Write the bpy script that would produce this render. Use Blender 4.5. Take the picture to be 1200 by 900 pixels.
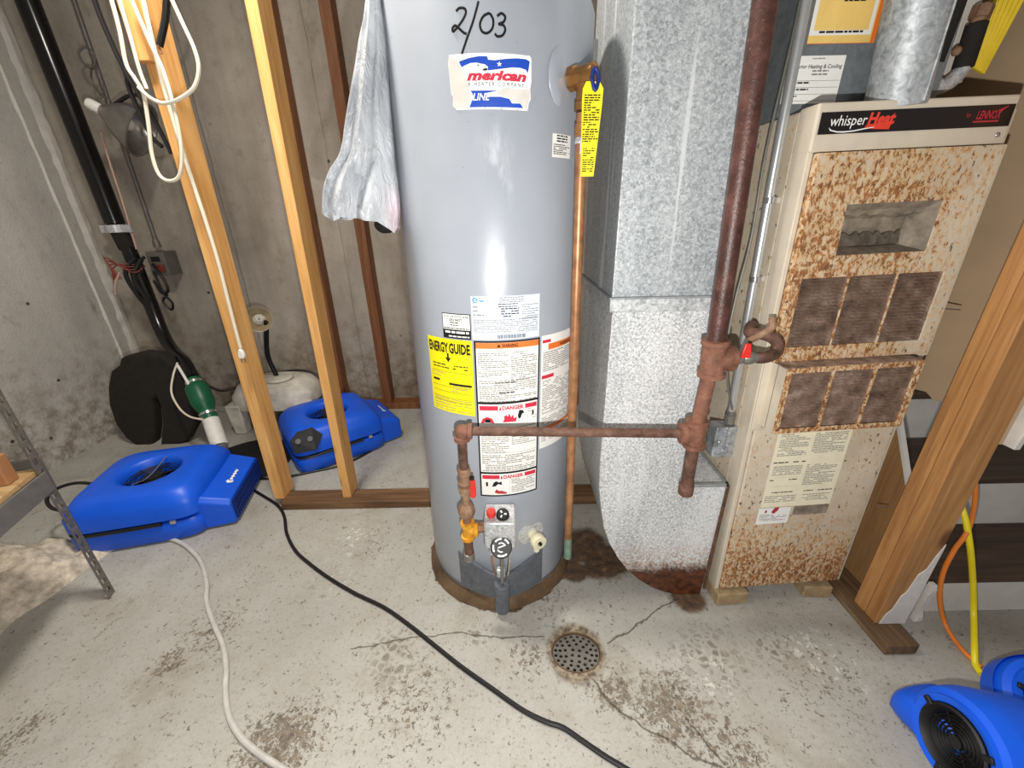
import bpy, bmesh, math, random
import numpy as np
from mathutils import Vector, Matrix, Euler
random.seed(7)
rng = np.random.RandomState(11)
for o in list(bpy.data.objects): bpy.data.objects.remove(o)
scene = bpy.context.scene
COL = scene.collection

# ------------------------------------------------------------------ camera
FPX, CAMH = 470.0, 1.2
_down = np.array([22.0, -1100.0, -FPX]); _down /= np.linalg.norm(_down)
_up = -_down
_fw = np.array([0, 0, -1.0]); _fw = _fw - _up * (_fw @ _up); _fw /= np.linalg.norm(_fw)
_rt = np.cross(_fw, _up)
CR = np.array([_rt, _fw, _up])
cam_d = bpy.data.cameras.new('camera'); cam = bpy.data.objects.new('camera', cam_d); COL.objects.link(cam)
m4 = Matrix.Identity(4)
for i in range(3):
    for j in range(3): m4[i][j] = CR[i][j]
m4[0][3], m4[1][3], m4[2][3] = 0, 0, CAMH
cam.matrix_world = m4
cam_d.sensor_width = 36; cam_d.sensor_fit = 'HORIZONTAL'; cam_d.lens = FPX / 1200 * 36
cam_d.clip_start = 0.02
scene.camera = cam
scene.view_settings.view_transform = 'Standard'; scene.view_settings.look = 'None'
scene.view_settings.gamma = 1; scene.view_settings.use_curve_mapping = False
scene.view_settings.exposure = 0.0

# measuring helpers: where a sight line of the photograph meets a real plane
def ray(x, y): return CR @ np.array([x - 600.0, -(y - 450.0), -FPX])
def GZ(x, y, z=0.0):
    r = ray(x, y); t = (z - CAMH) / r[2]; return np.array([0, 0, CAMH]) + t * r
def PY(x, y, Y):
    r = ray(x, y); return np.array([0, 0, CAMH]) + r * (Y / r[1])
def PX(x, y, X):
    r = ray(x, y); return np.array([0, 0, CAMH]) + r * (X / r[0])

# ------------------------------------------------------------------ light
world = bpy.data.worlds.new('basement_air'); scene.world = world; world.use_nodes = True
bg = world.node_tree.nodes['Background']; bg.inputs[0].default_value = (1.0, 0.96, 0.90, 1); bg.inputs[1].default_value = 0.24
def lamp(name, loc, energy, size, col=(1, 1, 1), typ='POINT', rot=None, sx=None):
    l = bpy.data.lights.new(name, typ); l.energy = energy; l.color = col
    if typ == 'POINT': l.shadow_soft_size = size
    else:
        l.shape = 'RECTANGLE'; l.size = size; l.size_y = sx or size
    o = bpy.data.objects.new(name, l); COL.objects.link(o); o.location = loc
    if rot: o.rotation_euler = rot
    return o
lamp('hand_light', (0.02, 0.0, 1.06), 52, 0.010, (1.0, 0.98, 0.95))
lamp('ceiling_light', (-0.7, 1.0, 2.5), 40, 0.25, (1.0, 0.94, 0.85), 'AREA', (0, 0, 0), 0.25)

# ------------------------------------------------------------------ materials
def lin(c):
    if isinstance(c, str):
        c = [int(c[i:i + 2], 16) for i in (0, 2, 4)]
    r = []
    for v in c:
        v = v / 255.0
        r.append(v / 12.92 if v <= 0.04045 else ((v + 0.055) / 1.055) ** 2.4)
    return (*r, 1.0)
class M:
    def __init__(s, name, rough=0.6, metal=0.0, spec=None):
        s.m = bpy.data.materials.new(name); s.m.use_nodes = True
        s.t = s.m.node_tree; s.b = s.t.nodes['Principled BSDF']
        s.b.inputs['Roughness'].default_value = rough; s.b.inputs['Metallic'].default_value = metal
        if spec is not None: s.b.inputs['Specular IOR Level'].default_value = spec
        s._o = None
    def put(s, sock, v):
        if hasattr(v, 'is_output') or isinstance(v, bpy.types.NodeSocket): s.t.links.new(v, sock)
        else:
            try: sock.default_value = v
            except Exception: sock.default_value = (v, v, v)
    def obj(s):
        if s._o is None: s._o = s.t.nodes.new('ShaderNodeTexCoord').outputs['Object']
        return s._o
    def scaled(s, v3, vec=None):
        n = s.t.nodes.new('ShaderNodeMapping'); s.put(n.inputs[0], vec or s.obj()); n.inputs['Scale'].default_value = v3
        return n.outputs[0]
    def noise(s, scale, detail=4, rough=0.6, vec=None, dist=0.0, color=False):
        n = s.t.nodes.new('ShaderNodeTexNoise'); s.put(n.inputs['Vector'], vec or s.obj())
        n.inputs['Scale'].default_value = scale; n.inputs['Detail'].default_value = detail
        n.inputs['Roughness'].default_value = rough; n.inputs['Distortion'].default_value = dist
        return n.outputs['Color' if color else 'Fac']
    def voro(s, scale, feature='F1', vec=None, out='Distance', rnd=1.0):
        n = s.t.nodes.new('ShaderNodeTexVoronoi'); n.feature = feature; s.put(n.inputs['Vector'], vec or s.obj())
        n.inputs['Scale'].default_value = scale; n.inputs['Randomness'].default_value = rnd
        return n.outputs[out]
    def sep(s, ax, vec=None):
        n = s.t.nodes.new('ShaderNodeSeparateXYZ'); s.put(n.inputs[0], vec or s.obj()); return n.outputs[ax]
    def math(s, op, a, b=0.0, c=None, clamp=False):
        n = s.t.nodes.new('ShaderNodeMath'); n.operation = op; n.use_clamp = clamp
        s.put(n.inputs[0], a); s.put(n.inputs[1], b)
        if c is not None: s.put(n.inputs[2], c)
        return n.outputs[0]
    def vmath(s, op, a, b):
        n = s.t.nodes.new('ShaderNodeVectorMath'); n.operation = op
        s.put(n.inputs[0], a); s.put(n.inputs[1], b)
        return n.outputs['Value' if op in ('LENGTH', 'DISTANCE', 'DOT_PRODUCT') else 'Vector']
    def mr(s, v, a, b, c=0.0, d=1.0, smooth=True):
        n = s.t.nodes.new('ShaderNodeMapRange'); n.interpolation_type = 'SMOOTHSTEP' if smooth else 'LINEAR'
        s.put(n.inputs[0], v)
        for i, q in enumerate((a, b, c, d)): s.put(n.inputs[i + 1], q)
        return n.outputs[0]
    def mix(s, f, a, b, mode='MIX'):
        n = s.t.nodes.new('ShaderNodeMix'); n.data_type = 'RGBA'; n.blend_type = mode
        s.put(n.inputs[0], f); s.put(n.inputs[6], a); s.put(n.inputs[7], b); return n.outputs[2]
    def ramp(s, f, stops):
        n = s.t.nodes.new('ShaderNodeValToRGB'); s.put(n.inputs[0], f); e = n.color_ramp.elements
        while len(e) < len(stops): e.new(0.5)
        for i, (p, c) in enumerate(stops): e[i].position = p; e[i].color = c
        return n.outputs[0]
    def color(s, v): s.put(s.b.inputs['Base Color'], v); return s
    def rough(s, v): s.put(s.b.inputs['Roughness'], v); return s
    def metal(s, v): s.put(s.b.inputs['Metallic'], v); return s
    def bump(s, h, strength=0.3, dist=0.01):
        n = s.t.nodes.new('ShaderNodeBump'); n.inputs['Strength'].default_value = strength; n.inputs['Distance'].default_value = dist
        s.put(n.inputs['Height'], h); s.t.links.new(n.outputs[0], s.b.inputs['Normal']); return s
def plain(name, c, rough=0.5, metal=0.0, var=0.12, scale=30, bump=0.0):
    m = M(name, rough, metal); c = lin(c)
    d = tuple(x * (1 - var) for x in c[:3]) + (1,); l = tuple(min(1, x * (1 + var)) for x in c[:3]) + (1,)
    f = m.noise(scale, 4)
    m.color(m.ramp(f, [(0.3, d), (0.7, l)]))
    if bump: m.bump(f, bump, 0.004)
    return m.m
MAT = {}

def mat_floor():
    m = M('worn_grey_floor_paint', 0.55)
    P = m.obj()
    big = m.noise(1.6, 5, 0.6); mid = m.noise(9, 6, 0.65); fine = m.noise(90, 4, 0.7)
    base = m.ramp(big, [(0.3, lin('9f9d96')), (0.5, lin('acaaa3')), (0.7, lin('b7b5ac'))])
    base = m.mix(m.mr(mid, 0.35, 0.75, 0.0, 0.55), base, lin('9c958a'))
    base = m.mix(m.mr(fine, 0.5, 0.75, 0.0, 0.6), base, lin('8a8276'))
    base = m.mix(m.mr(m.noise(230, 3, 0.7), 0.55, 0.75, 0.0, 0.5), base, lin('d8d3c8'))
    stn = m.noise(4.5, 5, 0.65, dist=0.5); base = m.mix(m.mr(stn, 0.54, 0.68, 0.0, 0.4), base, lin('8d8474'))
    # distance masks
    def spot(x, y, r0, r1, wob=0.5):
        d = m.vmath('DISTANCE', P, (x, y, 0.0))
        d = m.math('ADD', d, m.math('MULTIPLY', m.math('SUBTRACT', mid, 0.5), wob * r1))
        return m.mr(d, r0, r1, 1.0, 0.0)
    def mx(*a):
        r = a[0]
        for q in a[1:]: r = m.math('MAXIMUM', r, q)
        return r
    # flaked paint
    flk = m.noise(110, 5, 0.74, dist=0.8); flk2 = m.noise(40, 5, 0.72, dist=0.5)
    g = lambda x, y: GZ(x, y)
    def sp(px, py, r, amt=1.0, wob=0.6):
        q = GZ(px, py); return m.math('MULTIPLY', spot(q[0], q[1], 0.0, r, wob), amt)
    wear = mx(sp(330, 870, 0.17, 1.0), sp(200, 775, 0.08, 0.9), sp(250, 740, 0.16, 0.6), sp(790, 830, 0.17, 0.95), sp(720, 810, 0.10, 0.9), sp(640, 700, 0.14, 0.4),
              sp(700, 660, 0.12, .8), sp(620, 770, 0.09, .7), sp(860, 880, 0.14, 0.75), sp(440, 640, 0.14, .35), sp(20, 860, 0.1, 0.7), sp(480, 820, 0.2, 0.45), sp(960, 800, 0.2, .3))
    fl = m.mr(m.math('ADD', m.math('ADD', m.math('MULTIPLY', flk, 0.55), m.math('MULTIPLY', flk2, 0.45)), m.math('MULTIPLY', wear, 0.125)), 0.565, 0.605)
    brown = m.ramp(m.noise(60, 4), [(0.35, lin('43372b')), (0.65, lin('857663'))])
    base = m.mix(m.math('MULTIPLY', fl, 0.85), base, brown)
    # crackled cell patch by the drain, pale scratches
    cell = m.voro(38, 'DISTANCE_TO_EDGE')
    cells = m.math('MULTIPLY', m.mr(cell, 0.08, 0.2), mx(sp(835, 770, 0.15), sp(465, 765, 0.14), sp(750, 815, 0.1), sp(905, 760, 0.09), sp(560, 745, .06)))
    cells = m.math('MULTIPLY', cells, m.mr(m.noise(20, 3), 0.36, 0.52))
    base = m.mix(m.math('MULTIPLY', cells, 0.85), base, lin('736c60'))
    wh = m.math('MULTIPLY', m.mr(m.noise(45, 4, 0.6, dist=1.0), 0.56, 0.64), mx(sp(950, 765, 0.14), sp(990, 790, 0.10), sp(415, 630, 0.14), sp(390, 680, 0.10), sp(830, 790, 0.12)))
    base = m.mix(m.math('MULTIPLY', wh, 0.75), base, lin('dedbd3'))
    # cracks
    dn = m.noise(7, 5, 0.65, color=True)
    off = m.vmath('MULTIPLY', m.vmath('SUBTRACT', dn, (0.5, 0.5, 0.5)), (0.06, 0.06, 0.0))
    Pd = m.vmath('ADD', P, off)
    def seg(a, b, w):
        a = GZ(*a); b = GZ(*b); ab = b - a; L2 = float(ab @ ab)
        pa = m.vmath('SUBTRACT', Pd, tuple(a)); t = m.math('DIVIDE', m.vmath('DOT_PRODUCT', pa, tuple(ab)), L2, clamp=True)
        n = m.t.nodes.new('ShaderNodeVectorMath'); n.operation = 'SCALE'; n.inputs[0].default_value = tuple(ab); m.put(n.inputs['Scale'], t)
        d = m.vmath('LENGTH', m.vmath('SUBTRACT', pa, n.outputs['Vector']), (0, 0, 0))
        return m.mr(d, w * 0.4, w, 1.0, 0.0)
    cr = mx(seg((712, 752), (790, 705), 0.0038), seg((640, 748), (520, 742), 0.0035), seg((690, 792), (720, 830), 0.005), seg((720, 830), (850, 905), 0.004), seg((805, 840), (850, 900), 0.0035), seg((410, 760), (520, 742), .003))
    base = m.mix(m.math('MULTIPLY', cr, 0.75), base, lin('453a2e'))
    # wet rusty dirt round the heater, the duct foot and the drain
    hx, hy = -0.058, 1.184
    hd = m.vmath('DISTANCE', P, (hx, hy, 0.0))
    wig = m.math('MULTIPLY', m.math('SUBTRACT', mid, 0.5), 0.09)
    ring = m.mr(m.math('ADD', hd, wig), 0.258, 0.276, 1.0, 0.0)
    wet = mx(m.math('MULTIPLY', ring, 0.75), sp(715, 655, 0.14, 1.0, .8), sp(685, 640, 0.18, 1.0, .7), sp(672, 668, 0.09, 1.0, .7), sp(705, 660, 0.15, 1.0, .8), sp(805, 700, 0.10, 1.0, .8), sp(755, 640, 0.12, 1.0, .6))
    rb = m.ramp(m.noise(35, 5), [(0.35, lin('2c1d11')), (0.6, lin('5e4128')), (0.75, lin('8a765c'))])
    base = m.mix(m.mr(wet, 0.25, 0.6, 0.0, 0.92), base, rb)
    dq = GZ(675, 764); dd = m.math('ADD', m.vmath('DISTANCE', P, (dq[0], dq[1] , 0.0)), m.math('MULTIPLY', m.math('SUBTRACT', mid, 0.5), 0.05))
    base = m.mix(m.mr(dd, 0.072, 0.098, 0.9, 0.0), base, m.ramp(m.noise(50, 4), [(.4, lin('4a3725')), (.6, lin('9a8b74'))]))
    base = m.mix(m.math('MULTIPLY', sp(1175, 740, 0.3, 1.0, .5), 0.55), base, lin('5b4f42'))
    m.color(base)
    m.rough(m.mr(fl, 0, 1, 0.5, 0.85))
    m.bump(m.math('SUBTRACT', m.math('MULTIPLY', fine, 0.4), m.math('ADD', fl, cr)), 0.35, 0.004)
    return m.m
def mat_wall(name, dark, light, stain, seam=None):
    m = M(name, 0.9)
    a = m.noise(1.8, 6, 0.6); b = m.noise(14, 6, 0.7); c = m.noise(110, 3, 0.7)
    str_ = m.noise(3.0, 5, 0.6, vec=m.scaled((1.6, 1.6, 0.25)))
    col = m.ramp(m.math('ADD', m.math('MULTIPLY', a, 0.5), m.math('MULTIPLY', str_, 0.5)), [(0.35, lin(dark)), (0.62, lin(light))])
    col = m.mix(m.mr(b, 0.5, 0.8, 0.0, 0.5), col, lin(stain))
    col = m.mix(m.mr(c, 0.66, 0.74, 0.0, 0.7), col, lin('4b443c'))
    z = m.sep(2)
    low = m.mr(m.math('ADD', z, m.math('MULTIPLY', a, 0.5)), 0.35, 0.95, 0.75, 0.0)
    col = m.mix(m.math('MULTIPLY', low, m.mr(b, 0.35, 0.65)), col, lin('6a5640'))
    st2 = m.noise(7, 5, 0.7, vec=m.scaled((1, 1, 0.5))); col = m.mix(m.mr(st2, 0.6, 0.72, 0.0, 0.45), col, lin('6d6255'))
    pits = m.mr(m.voro(7, 'F1'), 0.05, 0.075, 1.0, 0.0); col = m.mix(m.math('MULTIPLY', pits, m.mr(a, .45, .55)), col, lin('453c33'))
    m.color(col); m.bump(m.math('ADD', b, m.math('MULTIPLY', c, 0.6)), 0.4, 0.01)
    return m.m
def mat_galv(name, lo, hi, rust=None, metal=0.35, rough=0.45, speck=60, contrast=(0.36, 0.62), streak=0.0):
    m = M(name, rough, metal)
    v = m.noise(speck, 3, 0.75, dist=0.8); w = m.noise(5, 5, 0.6, vec=m.scaled((1, 1, 0.3)))
    s = m.math('ADD', m.math('MULTIPLY', v, 0.7), m.math('MULTIPLY', w, 0.3))
    col = m.ramp(s, [(contrast[0], lin(lo)), (contrast[1], lin(hi))])
    dr = m.noise(26, 3, 0.5, vec=m.scaled((1.0, 1.0, 0.05)))
    col = m.mix(m.mr(dr, 0.60, 0.66, 0.0, streak), col, lin('e3e6e8'))
    if rust is not None:
        z = m.sep(2); n = m.noise(22, 5, 0.7)
        k = m.math('ADD', z, m.math('MULTIPLY', m.math('SUBTRACT', n, 0.5), 0.12))
        r2 = m.mr(k, rust, rust + 0.06, 1.0, 0.0)
        sp = m.math('MULTIPLY', m.mr(k, rust, rust + 0.16, 1.0, 0.0), m.mr(m.noise(90, 3, 0.7), 0.45, 0.6))
        col = m.mix(sp, col, lin('a5714a'))
        col = m.mix(r2, col, m.ramp(m.noise(40, 5), [(0.35, lin('2e170d')), (0.65, lin('6b3a20'))]))
        m.metal(m.mr(r2, 0, 1, metal, 0.0))
    m.color(col); m.bump(v, 0.12, 0.003)
    return m.m
def mat_rustpipe(name, a, b, c, rough=0.72):
    m = M(name, rough, 0.12)
    n = m.noise(30, 5, 0.7); n2 = m.noise(160, 3, 0.7)
    col = m.ramp(n, [(0.3, lin(a)), (0.55, lin(b)), (0.75, lin(c))])
    col = m.mix(m.mr(n2, 0.64, 0.76, 0.0, 0.4), col, lin('b99c88'))
    m.color(col); m.bump(n2, 0.35, 0.003); return m.m
def mat_wood(name, dark, mid, light, axis=2, knots=True):
    m = M(name, 0.65)
    sc = [14, 14, 14]; sc[axis] = 0.8
    g = m.noise(1.6, 6, 0.65, vec=m.scaled(tuple(sc)), dist=1.2)
    f = m.noise(7, 4, 0.6, vec=m.scaled(tuple(sc)))
    col = m.ramp(m.math('ADD', m.math('MULTIPLY', g, 0.7), m.math('MULTIPLY', f, 0.3)), [(0.3, lin(dark)), (0.5, lin(mid)), (0.68, lin(light))])
    if knots:
        sk = [6, 6, 6]; sk[axis] = 3.0
        k = m.voro(1.0, 'F1', vec=m.scaled(tuple(sk)))
        col = m.mix(m.mr(k, 0.05, 0.16, 0.85, 0.0), col, lin('5a3117'))
    b = m.noise(3, 4); col = m.mix(m.mr(b, 0.5, 0.8, 0.0, 0.35), col, lin(dark))
    m.color(col); m.bump(g, 0.2, 0.003); return m.m
def mat_cabinet(name, zone):
    m = M(name, 0.5)
    base = m.ramp(m.noise(6, 4), [(0.35, lin('c3b6a1')), (0.65, lin('d6cab5'))])
    x = m.sep(0); z = m.sep(2)
    n = m.noise(38, 5, 0.68, vec=m.scaled((1.25, 1.0, 0.72)), dist=0.7); sp = m.noise(95, 3, 0.6, vec=m.scaled((1.2, 1, 0.7)), dist=0.5); big = m.noise(4.5, 4)
    nf = m.noise(80, 6, 0.74, vec=m.scaled((1.35, 1.0, 0.8)), dist=0.5)
    if zone == 'upper':
        A = m.math('MULTIPLY', m.mr(x, 0.18, 0.42, 1.0, 0.30), m.mr(z, 1.16, 1.27, 1.0, 0.72))
    elif zone == 'lower':
        A = m.mr(m.math('ADD', z, m.math('MULTIPLY', x, 0.16)), 0.06, 0.46, 1.05, 0.05)
    elif zone == 'grille':
        A = 1.0
    else:
        A = m.mr(z, 0.0, 0.5, 0.25, 0.06)
    A = m.math('ADD', A, m.math('MULTIPLY', m.math('SUBTRACT', big, 0.5), 0.9))
    th = m.math('SUBTRACT', 0.665, m.math('MULTIPLY', A, 0.19))
    dlt = m.math('SUBTRACT', nf, th)
    k = nf
    pale = m.mr(dlt, -0.14, 0.03); deep = m.mr(dlt, 0.0, 0.07)
    col = m.mix(m.math('MULTIPLY', pale, 0.8), base, m.ramp(n, [(0.35, lin('b88a52')), (0.65, lin('dcb27c'))]))
    col = m.mix(m.math('MULTIPLY', deep, 0.9), col, m.ramp(sp, [(0.35, lin('5f331a')), (0.65, lin('a0632f'))]))
    spk = m.mr(m.noise(75, 2, 0.5, vec=m.scaled((1.4, 1, 0.7))), 0.655, 0.69)
    col = m.mix(m.math('MULTIPLY', spk, 0.8), col, lin('4b3626'))
    m.color(col); m.rough(m.mr(deep, 0, 1, 0.45, 0.9)); m.bump(k, 0.25, 0.004)
    return m.m
def mat_tank():
    m = M('grey_enamel', 0.32)
    a = m.noise(3, 4); st = m.noise(9, 5, 0.7, vec=m.scaled((1, 1, 0.35)))
    x = m.sep(0); z = m.sep(2)
    col = m.ramp(a, [(0.3, lin('9aa0a9')), (0.7, lin('a6abb3'))])
    # whitish streak down the front: scuffs and a flash highlight painted in
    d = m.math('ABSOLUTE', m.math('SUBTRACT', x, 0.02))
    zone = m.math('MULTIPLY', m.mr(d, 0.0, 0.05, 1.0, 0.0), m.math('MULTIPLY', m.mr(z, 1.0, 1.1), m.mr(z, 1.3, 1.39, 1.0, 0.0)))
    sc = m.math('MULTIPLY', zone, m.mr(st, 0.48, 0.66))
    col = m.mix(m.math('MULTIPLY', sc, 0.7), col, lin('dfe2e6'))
    dk = m.mr(m.noise(70, 2), 0.74, 0.78); col = m.mix(m.math('MULTIPLY', dk, .5), col, lin('5b5f66'))
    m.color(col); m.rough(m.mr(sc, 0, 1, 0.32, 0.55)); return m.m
def mat_bag():
    m = M('white_plastic_film', 0.35)
    n = m.noise(16, 4, 0.6, vec=m.scaled((1, 1, 0.35)))
    z = m.sep(2); x = m.sep(0)
    col = m.ramp(n, [(0.35, lin('9a9ea4')), (0.65, lin('cfd3d8'))])
    pk = m.math('MULTIPLY', m.mr(z, 0.02, 0.10, 1.0, 0.0), m.mr(x, 0.03, 0.08))
    col = m.mix(m.math('MULTIPLY', pk, 0.6), col, lin('e3b9c4'))
    m.color(col); m.bump(m.noise(34, 4, 0.6, vec=m.scaled((1, 1, 0.45)), dist=1.5), 0.8, 0.01)
    m.b.inputs['Transmission Weight'].default_value = 0.0
    return m.m
MAT.update(
    floor=mat_floor(),
    wall_back=mat_wall('old_form_concrete', '8e8377', 'b9b0a3', '7a6b59'),
    wall_left=mat_wall('pale_form_concrete', 'a8a39b', 'c6c1b9', '948d83'),
    rubble=plain('broken_concrete', 'c9bdaa', 0.95, 0, 0.42, 34, 1.0),
    galv=mat_galv('galvanised_sheet', '94999c', 'e4e6e7', None),
    galv_up=mat_galv('streaked_galvanised_sheet', '868c90', 'd2d6d8', None, 0.25, 0.45, 140, (0.38, 0.63), 0.65),
    galv_rust=mat_galv('rusted_galvanised_sheet', '9a9ea1', 'eceded', 0.10, metal=0.2, speck=170, contrast=(0.41, 0.57), streak=0.3),
    galv_side=mat_galv('dull_galvanised_sheet', '85898b', 'a5a9aa', None, 0.3, 0.5, 30),
    galv_dark=mat_galv('grey_coil_case_paint', '6b7073', '80868a', None, 0.25, 0.45, 40),
    flue=mat_galv('dull_flue_metal', '83888b', 'c2c6c9', None, 0.35, 0.55, 60),
    box_metal=mat_galv('junction_box_zinc', '7b8186', 'c6cace', None, 0.55, 0.35, 45),
    emt=plain('bright_conduit', 'cfd1d2', 0.28, 0.75, 0.06),
    dull_emt=plain('dull_conduit', '6f6c66', 0.5, 0.4, 0.15),
    pipe=mat_rustpipe('dark_rusty_iron', '3a271d', '67483a', '85665a'),
    pipe_dark=mat_rustpipe('brown_painted_iron', '35201a', '4f302a', '654540', 0.42),
    fitting=mat_rustpipe('orange_rusty_fitting', '5f4031', '7f5543', '96705d'),
    brasspipe=mat_rustpipe('aged_brass_fitting', '6d4c36', '8d6d55', 'a89078'),
    tape=mat_rustpipe('yellow_thread_paste', 'b06c14', 'd99b27', 'e7b95a'),
    copper=plain('worn_copper', 'ab7a55', 0.42, 0.4, 0.35, 30),
    verdigris=plain('green_copper', '7f9a84', 0.7, 0.2, 0.25, 40),
    brass=plain('tarnished_brass', '9b7040', 0.4, 0.7, 0.25),
    tank=mat_tank(),
    baserust=plain('rusty_base_ring', '5f4a33', 0.9, 0, 0.5, 14, 0.6),
    skirt=mat_galv('dark_grey_burner_door', '4d5158', '767b83', None, 0.2, 0.5, 50, (0.3, 0.75)),
    cast=mat_galv('cast_aluminium', '9a9c9e', 'e6e7e8', None, 0.4, 0.4, 130),
    wood=mat_wood('fresh_pine', 'b5793c', 'dba561', 'e9bd7d', 2),
    wood_old=mat_wood('aged_brown_pine', '54301a', '7c4d2b', '925f38', 2),
    post=mat_wood('amber_pine', '7f5630', 'aa7947', 'c3965e', 2),
    plate=mat_wood('dirty_sill_wood', '35241a', '694b30', '957450', 0),
    platey=mat_wood('weathered_sole_wood', '35261a', '6a5138', '97805f', 1),
    ply=mat_wood('plywood_face', '7b5837', '997349', 'ab8759', 2, False),
    block=plain('pale_wood_block', 'a08a68', 0.85, 0, 0.3, 30, 0.4),
    cab=mat_cabinet('beige_cabinet_enamel', 'side'), cab_up=mat_cabinet('rusty_upper_door_enamel', 'upper'),
    cab_lo=mat_cabinet('rusty_lower_door_enamel', 'lower'), cab_gr=mat_cabinet('rusty_grille_enamel', 'grille'),
    louver=mat_rustpipe('brown_louver_metal', '5a463a', '8f7666', 'b9a496'),
    trimtan=plain('beige_trim_enamel', 'cfc4b1', 0.4, 0, 0.08, 12),
    band=plain('black_name_band', '1a1415', 0.35), handle=plain('grimy_recess', '85796a', 0.7, 0, 0.5, 30),
    blk=plain('matte_black', '0d0d0d', 0.55), rubber=plain('black_foam', '1d1915', 0.9, 0, 0.3, 25, 0.4),
    abs=plain('glossy_black_pipe', '0c0c0d', 0.2), lid=plain('sump_black', '0b0a0a', 0.7),
    blue=plain('blue_plastic', '0a58dd', 0.42, 0, 0.06, 10), blued=plain('dark_blue_grille', '0a2a78', 0.5),
    white=plain('white_plastic', 'e9e6de', 0.45, 0, 0.05), cable=plain('ivory_cable', 'e6dcc6', 0.5, 0, 0.05),
    dirty=plain('dirty_white_plastic', 'd2ccbf', 0.6, 0, 0.28, 14), hose=plain('pale_grey_hose', 'c3bfba', 0.5),
    green=plain('green_valve', '0f5a3a', 0.4), red=plain('red_plastic', 'd12f24', 0.4, 0, 0.08),
    chrome=plain('bright_metal', 'c8c8c8', 0.2, 0.9, 0.05), steel=plain('grey_steel', '8b8781', 0.4, 0.6, 0.2),
    angle=plain('grey_angle_steel', '77736c', 0.45, 0.35, 0.25, 40), shelfgrey=plain('dark_grey_shelf', '6a6864', 0.6, 0.1, 0.15),
    board=mat_wood('shelf_board', '8d7048', 'b49266', 'c9ac80', 0, False),
    bag=mat_bag(), tan=plain('drywall_paper_tan', 'b59b7c', 0.95, 0, 0.12, 3), drywall=plain('drywall_white', 'cbc6be', 0.95, 0, 0.12, 14, .2),
    riser=plain('white_riser_paint', 'cfccc6', 0.7, 0, 0.10, 8), tread=mat_wood('dark_stained_tread', '2e2119', '4a3729', '5e4838', 0, False),
    yellowcord=plain('yellow_cord', 'f0dc1e', 0.45, 0, 0.05), orangecord=plain('orange_cord', 'e5812f', 0.5, 0, 0.06),
    blackcord=plain('black_cord', '121111', 0.45), redwire=plain('red_wire', '7a2d22', 0.5), pinkwire=plain('pale_wire', 'c9a595', 0.5),
    paper=plain('white_paper', 'ecebe6', 0.7, 0, 0.03), cream=plain('cream_paper', 'e9e1c6', 0.75, 0, 0.05), torn=plain('torn_paper', 'd5d0c8', 0.85, 0, 0.08, 40),
    bluish=plain('pale_blue_paper', 'd9e2f2', 0.6, 0, 0.03),
    yellow=plain('yellow_paper', 'f4e60c', 0.55, 0, 0.03), amber=plain('amber_paper', 'efcb74', 0.6, 0, 0.10, 12), orange=plain('orange_print', 'e6762a', 0.6, 0, 0.05),
    ink=plain('black_ink', '0c0c0c', 0.9), grey=plain('grey_print', '8a8882', 0.7, 0, 0.1), redink=plain('red_print', 'd02a45', 0.55, 0, 0.04),
    blueink=plain('blue_print', '0f47b5', 0.5, 0, 0.05), whiteink=plain('white_print', 'f4f4f2', 0.5, 0, 0.02), dkred=plain('dark_red_print', 'b0313a', 0.5),
    heatred=plain('bright_red_print', 'e0402f', 0.5), cyan=plain('cyan_print', '2a8fd0', 0.5), creamplastic=plain('cream_plastic', 'e3dcbd', 0.5),
    sheetyellow=plain('yellow_ridged_plastic', 'e9cb2c', 0.45, 0, 0.2, 8), lampsteel=plain('lamp_aluminium', '8f8c86', 0.3, 0.7, 0.15),
    shade=plain('beige_lamp_shade', 'b5a587', 0.4, 0.2, 0.15), itembrown=plain('brown_box', 'a9764f', 0.5, 0, 0.3, 4),
    itemdirt=plain('brown_dirt', '5d5348', 0.9, 0, 0.5, 60, .5), dark=plain('dark_hole', '0a0908', 0.9), bulb=plain('spiral_bulb', 'dcd8cc', 0.3), greyplastic=plain('grey_plastic', '666a70', 0.5),
)
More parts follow.
